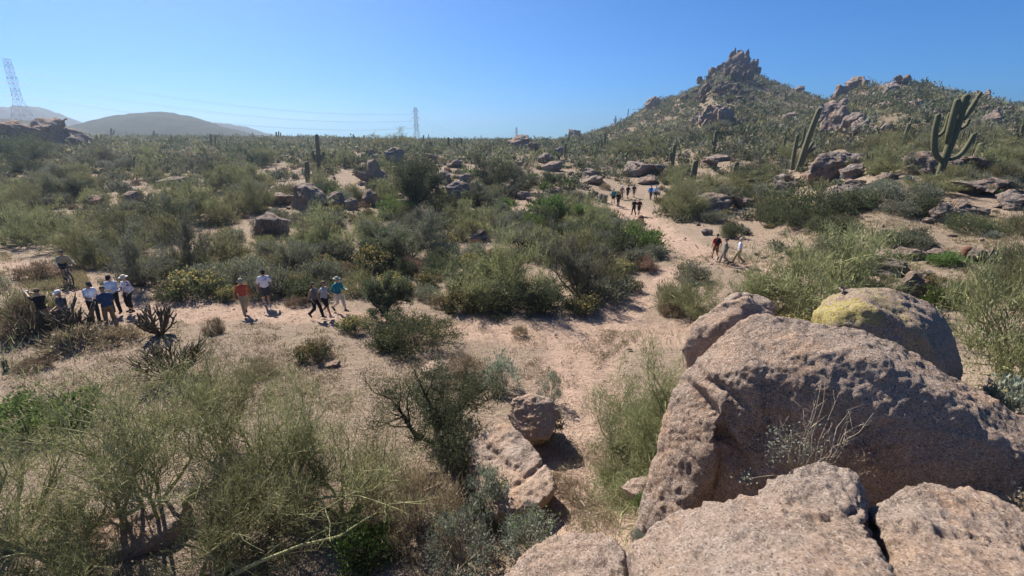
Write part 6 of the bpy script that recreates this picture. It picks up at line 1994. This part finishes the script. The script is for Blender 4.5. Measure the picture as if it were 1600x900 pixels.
    if shirt:
        g = Geo()
        ell_geo(g, up((0, .0, 1.23)), (.170 * wide, .125, .195), Rt); ell_geo(g, up((0, .005, 1.06)), (.162 * wide, .128, .17), Rt)
        ell_geo(g, pel + np.array([0, -.005, .02]), (.178 * wide, .135, .11))
        for q in (-1, 1): cone_geo(g, up((q * .02, -.01, 1.385)), up((q * .145 * wide, 0, 1.342)), .068, .064)
        if collar: cone_geo(g, up((0, -.01, 1.40)), up((0, -.005, 1.45)), .075, .07)
        for (sh, el, ha) in ((shl, ell_, hl_), (shr, elr_, hr_)):
            if sleeve <= 0: continue
            if sleeve < 1: cone_geo(g, sh, sh + (el - sh) * sleeve, .062, .064)
            else:
                cone_geo(g, sh, el, .061, .054); cone_geo(g, el, el + (ha - el) * .9, .056, .042)
        fuse("shirt", g, shirt, cv)
    if pants:
        g = Geo()
        ell_geo(g, pel + np.array([0, -.01, 0]), (.168 * wide, .128, .115))
        for (hp, kn, an) in ((hipl, knl, fl), (hipr, knr, fr)):
            if length == "shorts": cone_geo(g, hp, hp + (kn - hp) * .82, .105, .088)
            elif length == "capri": cone_geo(g, hp, kn, .104, .082); cone_geo(g, kn, kn + (an - kn) * .5, .082, .078)
            else: cone_geo(g, hp, kn, .102, .078); cone_geo(g, kn, kn + (an - kn) * .95, .078, .066)
        fuse("trousers" if length == "long" else "shorts", g, pants, cv)
    for heel, toe, an in toes:
        g = Geo()
        cone_geo(g, heel + np.array([0, 0, .004]), toe, .046, .042, 10, 3); cone_geo(g, an + np.array([0, 0, .01]), heel, .046, .042, 8, 2)
        link("shoe", g.mesh("shoe"), shoes or M_SHOE, root)
    if hair:
        g = Geo()
        ell_geo(g, hd((0, -.012, 1.612)), (.086, .098, .104), Rh @ rotx(.35), 14, 7, zmin=.02)
        if hair_long: ell_geo(g, hd((0, -.055, 1.56 - hair_long * .5)), (.075, .05, .06 + hair_long * .6), Rh, 12, 7)
        link("hair", g.mesh("hair"), hair, root)
    if hat:
        g = Geo()
        ell_geo(g, hd((0, -.002, 1.635)), (.092, .108, .085), Rh, 14, 6, zmin=.0)
        if hat == "cap":
            th = np.linspace(-1.1, 1.1, 9)
            a = [hd((.088 * math.sin(q), .10 * math.cos(q) - .002, 1.637)) for q in th]
            b = [hd((.082 * math.sin(q), .10 * math.cos(q) + .085 * math.cos(q), 1.622)) for q in th]
            b0 = g.n
            lo = [p - Rh @ np.array([0, 0, .008]) for p in a + b]
            g.add(a + b + lo, [[i, i + 1, i + 10, i + 9] for i in range(8)] + [[18 + i + 1, 18 + i, 27 + i, 28 + i] for i in range(8)] + [[9 + i, 10 + i, 28 + i, 27 + i] for i in range(8)])
        elif hat == "sun":
            an = np.arange(18) * 2 * math.pi / 18
            a = [hd((.09 * math.cos(q), .105 * math.sin(q), 1.64)) for q in an]
            b = [hd((.165 * math.cos(q), .18 * math.sin(q), 1.615)) for q in an]
            lo = [p - Rh @ np.array([0, 0, .008]) for p in a + b]
            g.add(a + b + lo, [[i, (i + 1) % 18, 18 + (i + 1) % 18, 18 + i] for i in range(18)] + [[36 + (i + 1) % 18, 36 + i, 54 + i, 54 + (i + 1) % 18] for i in range(18)] + [[18 + i, 18 + (i + 1) % 18, 54 + (i + 1) % 18, 54 + i] for i in range(18)])
        elif hat == "helmet":
            for q in (-.045, 0, .045): cone_geo(g, hd((q, .07, 1.70)), hd((q, -.09, 1.70)), .018, .018, 6, 2)
        link("helmet" if hat == "helmet" else "hat", g.mesh("hat"), hatm, root)
    if face and not far:
        for q in (-1, 1):
            g = Geo(); ell_geo(g, hd((.03 * q, .092, 1.605)), (.013, .008, .008), Rh, 8, 5); link("eye", g.mesh("eye"), M_EYE, root)
        g = Geo(); ell_geo(g, hd((0, .092, 1.535)), (.024, .008, .007), Rh, 8, 5); link("mouth", g.mesh("mouth"), M_LIP, root)
    root["_up"] = 0
    del root["_up"]
    Mw = rotz(heading) * s
    return root, (lambda p: np.asarray(foot) + Mw @ up(p)), (lambda p: np.asarray(foot) + Mw @ np.asarray(p, float)), heading

def deg(a): return R(a)
RIGHT, LEFT, AWAY, TOWARD = R(-90), R(90), 0.0, R(180)

def backpack(pp, mat, label, heading, H=1.7):
    c = pp((0, -.205, 1.20))
    g = Geo()
    ell_geo(g, (0, 0, 0), (.15, .10, .24)); ell_geo(g, (0, -.07, -.08), (.11, .06, .12))
    root = link("backpack", g.mesh("backpack"), mat, loc=c); root.rotation_euler = (0, 0, heading)
    root.scale = (H / 1.7,) * 3
    tag(root, label, "backpack")
    for s_ in (-1, 1):
        q = Geo(); q.tube([(s_ * .10, .06, .20), (s_ * .11, .17, .25), (s_ * .12, .29, .16), (s_ * .12, .325, .0), (s_ * .12, .25, -.14), (s_ * .11, .06, -.17)], .018, 6)
        link("strap", q.mesh("strap"), mat, root)

# the standing group
p1 = person(ground(76, 519), "person in black shirt and brown cap raising a camera", LEFT - .25, 1.74, C_BLACK, .6, C_TAN, "shorts", hat="cap", hatm=C_BROWN, skin=1, hair=H_DARK,
       hands=((-.02, .56, 1.50), (.12, .54, 1.46)), stance="wide")
c_ = p1[2]((.06, .64, 1.50))
g = Geo(); g.box((0, 0, 0), (.13, .07, .085)); g.tube([(0, .03, 0), (0, .10, 0)], [.035, .04], 12)
o = link("camera", g.mesh("camera", False), solid("camera_body", (.35, .36, .38), .4, .5, .1, 9), loc=c_); o.rotation_euler = (0, 0, LEFT - .25)
tag(o, "small camera held up by the black-shirted person at the edge", "camera")
p2 = person(ground(110, 520), "person in dark grey shirt and white cap, jacket tied at waist", TOWARD - .25, 1.72, C_DGREY, .6, C_DGREY, "long", hat="cap", hatm=C_WHITE, skin=1, hands=((-.12, .28, 1.02), (.14, .26, 1.0)), nod=.25)
g = Geo()
g.tube([(.19 * math.cos(a), .15 * math.sin(a), .98 + .01 * math.sin(3 * a)) for a in np.linspace(0, 6.28, 17)], .03, 6)
g.tube([(-.04, .16, .97), (-.07, .18, .85), (-.09, .19, .70)], [.04, .045, .03], 6); g.tube([(.04, .16, .97), (.07, .18, .86), (.10, .19, .72)], [.04, .045, .03], 6)
link("tied_jacket", g.mesh("tied_jacket"), C_MGREY, p2[0])
p3 = person(ground(151, 503), "person in white shirt and dark cap looking down at a sheet", RIGHT - .35, 1.74, C_PBLUE, .6, C_BLACK, "long", hat="cap", hatm=C_DGREY, skin=1, hands=((-.12, .34, 1.06), (.12, .33, 1.05)), nod=.5, lean=.06)
p4 = person(ground(176, 513), "man in navy shirt and brown trousers, seen from behind", LEFT - .75, 1.74, C_NAVY, .7, C_BROWN, "long", hair=H_BROWN, skin=1, hands=((-.10, .34, 1.08), (.14, .32, 1.05)), nod=.45, lean=.16, stance="wide", wide=1.08)
p5 = person(ground(184, 489), "person in light blue long sleeves and black cap reading", TOWARD + .35, 1.72, C_LBLUE, 1.0, C_BLACK, "long", hat="cap", hatm=C_BLACK, skin=0, hands=((-.1, .32, 1.1), (.12, .32, 1.08)), nod=.55, stance="wide")
p6 = person(ground(206, 487), "woman in floral white blouse, dark cropped trousers and cream hat", TOWARD - .2, 1.68, C_FLORAL, 1.0, C_BLACK, "capri", hat="sun", hatm=C_CREAM, skin=0, hands=((-.24, .16, .92), (.2, .25, .98)), stance="wide", nod=.15)
def sheet(pp, p, w, h, head, label, tilt=.6):
    c = pp(p)
    g = Geo(); g.box((0, 0, 0), (w, h, .003))
    o = link("paper_sheet", g.mesh("paper_sheet", False), C_WHITE, loc=c); o.rotation_euler = (tilt, 0, head)
    tag(o, label, "paper")
sheet(p3[2], (0, .44, 1.12), .21, .28, p3[3], "white sheet held by the white-shirted person in the dark cap")
sheet(p5[2], (0, .42, 1.14), .21, .28, p5[3], "white sheet held by the person in the light blue shirt")
sheet(p2[2], (0, .36, 1.04), .2, .26, p2[3], "white paper in the hands of the person with the tied jacket")
# walkers
person(ground(384, 491), "person in orange shirt, tan trousers and pale cap walking", RIGHT - .9, 1.68, C_ORANGE, 1.0, C_TAN, "long", hat="cap", hatm=C_CAPG, skin=1, stance="walk2", nod=.2, hands=((-.30, -.08, .82), (.29, .14, .82)))
person(ground(418, 478), "man in white printed shirt and dark shorts, head bent", RIGHT - 1.0, 1.78, C_PRINT, .75, C_DGREY, "shorts", shoes=M_SHOEL, hair=H_DARK, hat="cap", hatm=C_BLACK, skin=1, stance="step", nod=.45, wide=1.1, hands=((-.32, .02, .82), (.30, .12, .86)))
person(ground(495, 496), "dark-haired woman in grey sleeveless top and black trousers", RIGHT - .35, 1.64, C_MGREY, 0, C_BLACK, "long", hair=H_DARK, hair_long=.08, skin=1, stance="walk", hands=((-.27, -.12, .86), (.27, .14, .88)), nod=.2)
person(ground(510, 494), "woman in pale lavender top, black shorts and tan cap", RIGHT - .3, 1.66, C_LAV, .3, C_BLACK, "shorts", hat="cap", hatm=C_BROWN, hair=H_BROWN, hair_long=.06, skin=1, stance="walk2", shoes=M_SHOEL, hands=((-.26, .12, .92), (.27, -.06, .84)), nod=.2)
p11 = person(ground(531, 486), "woman in teal top, white trousers and pale hat", RIGHT - .45, 1.68, C_TEAL, 1.0, C_CREAM, "capri", hat="sun", hatm=C_CAPG, skin=0, stance="walk", hands=((-.2, .30, 1.06), (.24, .12, .95)), nod=.1)
g = Geo(); g.tube([(0, -.55, .0), (0, .45, .12)], .012, 6); g.tube([(0, -.55, .0), (0, -.43, .015)], .02, 8)
o = link("hiking_pole", g.mesh("hiking_pole"), M_SHOE, loc=p11[2]((.25, .18, .92))); o.rotation_euler = (0, 0, RIGHT - .45)
tag(o, "dark folded hiking pole carried by the teal-shirted woman", "hiking pole")
a = person(ground(1117, 405), "hiker in a red T-shirt and dark shorts walking away up the trail", AWAY - .05, 1.78, C_RED, .7, C_BROWN, "shorts", hair=H_DARK, skin=1, stance="walk", wide=1.05, face=False)
backpack(a[1], C_BLACK, "black backpack on the red-shirted hiker", a[3], 1.78)
person(ground(1131, 412), "hiker in grey-olive long sleeves, middle of the trail trio", LEFT - .6, 1.7, C_OLIVE, 1.0, C_GREY, "long", hair=H_DARK, hat="cap", hatm=C_DGREY, skin=1, stance="walk2", face=False)
person(ground(1153, 412), "white-haired man in white shirt and khaki trousers", LEFT - .5, 1.76, C_PBLUE, .7, C_KHAKI, "long", hair=H_GREY, skin=0, stance="walk", face=False, wide=1.05)
# far hikers
F_ = dict(far=True, face=False)
a = person(ground(958, 318), "hiker with a teal backpack and black shorts on the far trail", AWAY + .1, 1.74, C_TEAL, .7, C_BLACK, "shorts", hair=H_DARK, stance="walk", **F_)
backpack(a[1], C_TEAL, "teal backpack on the far trail hiker", a[3])
person(ground(965.5, 323), "hiker dressed all in black behind the teal backpack", AWAY - .2, 1.7, C_BLACK, 1.0, C_BLACK, "long", hair=H_DARK, stance="walk2", **F_)
person(ground(971, 312), "hiker in tan clothes and a white cap ahead on the far trail", AWAY, 1.75, C_TAN, 1.0, C_KHAKI, "long", hat="cap", hatm=C_WHITE, stance="walk", **F_)
person(ground(980.5, 311), "hiker in a black shirt next to the tan-clothed one on the far trail", AWAY + .2, 1.72, C_BLACK, .7, C_DGREY, "shorts", hair=H_DARK, stance="walk2", skin=1, **F_)
person(ground(990, 309), "hiker in dark clothes farthest up beside the rocks", AWAY - .3, 1.66, C_DGREY, .7, C_GREY, "shorts", hair=H_DARK, stance="walk", skin=1, **F_)
a = person(ground(990, 336), "hiker in black with a pale cap, nearer pair on the far trail", AWAY + .15, 1.72, C_BLACK, .7, C_BLACK, "long", hat="cap", hatm=C_CREAM, stance="walk", **F_)
person(ground(998, 336), "hiker in dark maroon and shorts, nearer pair on the far trail", AWAY - .1, 1.7, cloth("maroon", (.07, .022, .022)), .7, C_BLACK, "shorts", hair=H_DARK, stance="walk2", skin=1, **F_)
person(ground(1016, 312), "hiker in a bright blue shirt half hidden by the trailside palo verde", AWAY - .5, 1.74, C_BLUE, 1.0, C_DGREY, "long", hair=H_BROWN, stance="walk", **F_)
person(ground(1024, 311), "hiker in white half hidden beside the bright blue shirt", AWAY - .4, 1.68, C_WHITE, 1.0, C_DGREY, "long", hair=H_GREY, stance="walk2", **F_)

# cyclist and bicycle
bp = ground(108, 443); bh = R(180 + 54)
bk = empty("bicycle", bp, bh); tag(bk, "mountain bike ridden down the sandy trail by the helmeted cyclist", "bicycle")
M_TYRE = solid("tyre_rubber", (.02, .02, .02), .9, .1, .2, 20); M_FRAME = solid("bike_frame", (.06, .06, .065), .4, .5, .1, 9); M_RIM = solid("bike_rim", (.25, .25, .26), .4, .5, .1, 9)
def ring(R0, r, seg=32, s=8):
    a = np.arange(seg) * 2 * math.pi / seg; b = np.arange(s) * 2 * math.pi / s
    V = np.stack([np.broadcast_to(r * np.sin(b)[None], (seg, s)), (R0 + r * np.cos(b))[None] * np.cos(a)[:, None], (R0 + r * np.cos(b))[None] * np.sin(a)[:, None]], -1)
    i = np.arange(seg)[:, None]; i2 = (i + 1) % seg; j = np.arange(s)[None]; j2 = (j + 1) % s
    return V.reshape(-1, 3), np.stack([i * s + j, i2 * s + j, i2 * s + j2, i * s + j2], -1).reshape(-1, 4)
for wy in (-.5, .62):
    w = Geo(); w.tube([(-.05, 0, 0), (.05, 0, 0)], .03, 10)
    for k in range(20):
        a = k * 2 * math.pi / 20
        w.tube([(.02 * (-1) ** k, .02 * math.cos(a), .02 * math.sin(a)), (0, .31 * math.cos(a + .2), .31 * math.sin(a + .2))], .002, 3, cap=False)
    wo_ = link("wheel", w.mesh("wheel"), M_RIM, bk, loc=(0, wy, .36))
    q = Geo(); q.add(*ring(.335, .028)); link("tyre", q.mesh("tyre"), M_TYRE, wo_)
    q = Geo(); q.add(*ring(.305, .014)); link("rim", q.mesh("rim"), M_RIM, wo_)
g = Geo()
for a, b, r in [((0, -.03, .33), (0, -.20, .84), .018), ((0, -.20, .80), (0, .38, .84), .02), ((0, -.03, .33), (0, .42, .72), .022), ((0, .38, .90), (0, .43, .68), .024),
                ((.05, -.5, .36), (.02, -.05, .33), .012), ((-.05, -.5, .36), (-.02, -.05, .33), .012), ((.05, -.5, .36), (.02, -.19, .78), .011), ((-.05, -.5, .36), (-.02, -.19, .78), .011)]:
    g.tube([a, b], r, 8)
link("frame", g.mesh("frame"), M_FRAME, bk)
g = Geo()
for s_ in (-1, 1): g.tube([(s_ * .06, .45, .70), (s_ * .06, .55, .50), (s_ * .06, .62, .36)], [.02, .018, .014], 8)
g.tube([(-.07, .44, .70), (.07, .44, .70)], .02, 8); link("fork", g.mesh("fork"), M_FRAME, bk)
g = Geo(); g.tube([(-.36, .36, 1.0), (-.2, .41, .98), (0, .43, .97), (.2, .41, .98), (.36, .36, 1.0)], .014, 8); g.tube([(0, .38, .88), (0, .43, .97)], .018, 8); link("handlebar", g.mesh("handlebar"), M_FRAME, bk)
g = Geo(); ell_geo(g, (0, -.25, .95), (.07, .13, .028)); g.tube([(0, -.20, .82), (0, -.23, .93)], .014, 8); link("saddle", g.mesh("saddle"), M_TYRE, bk)
g = Geo(); g.tube([(.06, -.03, .33), (.08, .12, .25)], .011, 6); g.tube([(-.06, -.03, .33), (-.08, -.18, .41)], .011, 6); g.tube([(-.07, -.03, .33), (.07, -.03, .33)], .04, 12)
g.box((.13, .12, .25), (.10, .09, .02)); g.box((-.13, -.18, .41), (.10, .09, .02)); link("crank", g.mesh("crank"), M_RIM, bk)
person(bp, "cyclist in a tan and white jersey and helmet leaning over the handlebar", bh, 1.74, cloth("jersey_tan", (.34, .31, .24)), 1.0, C_BLACK, "shorts", hat="helmet", hatm=C_DGREY, skin=1,
       lean=.62, nod=-.45, pelvis=(0, -.24, 1.03), feet=((-.13, -.18, .48), (.13, .10, .33), 0, 0), hands=((-.33, .36, 1.03), (.33, .36, 1.03)))
bake_pending()
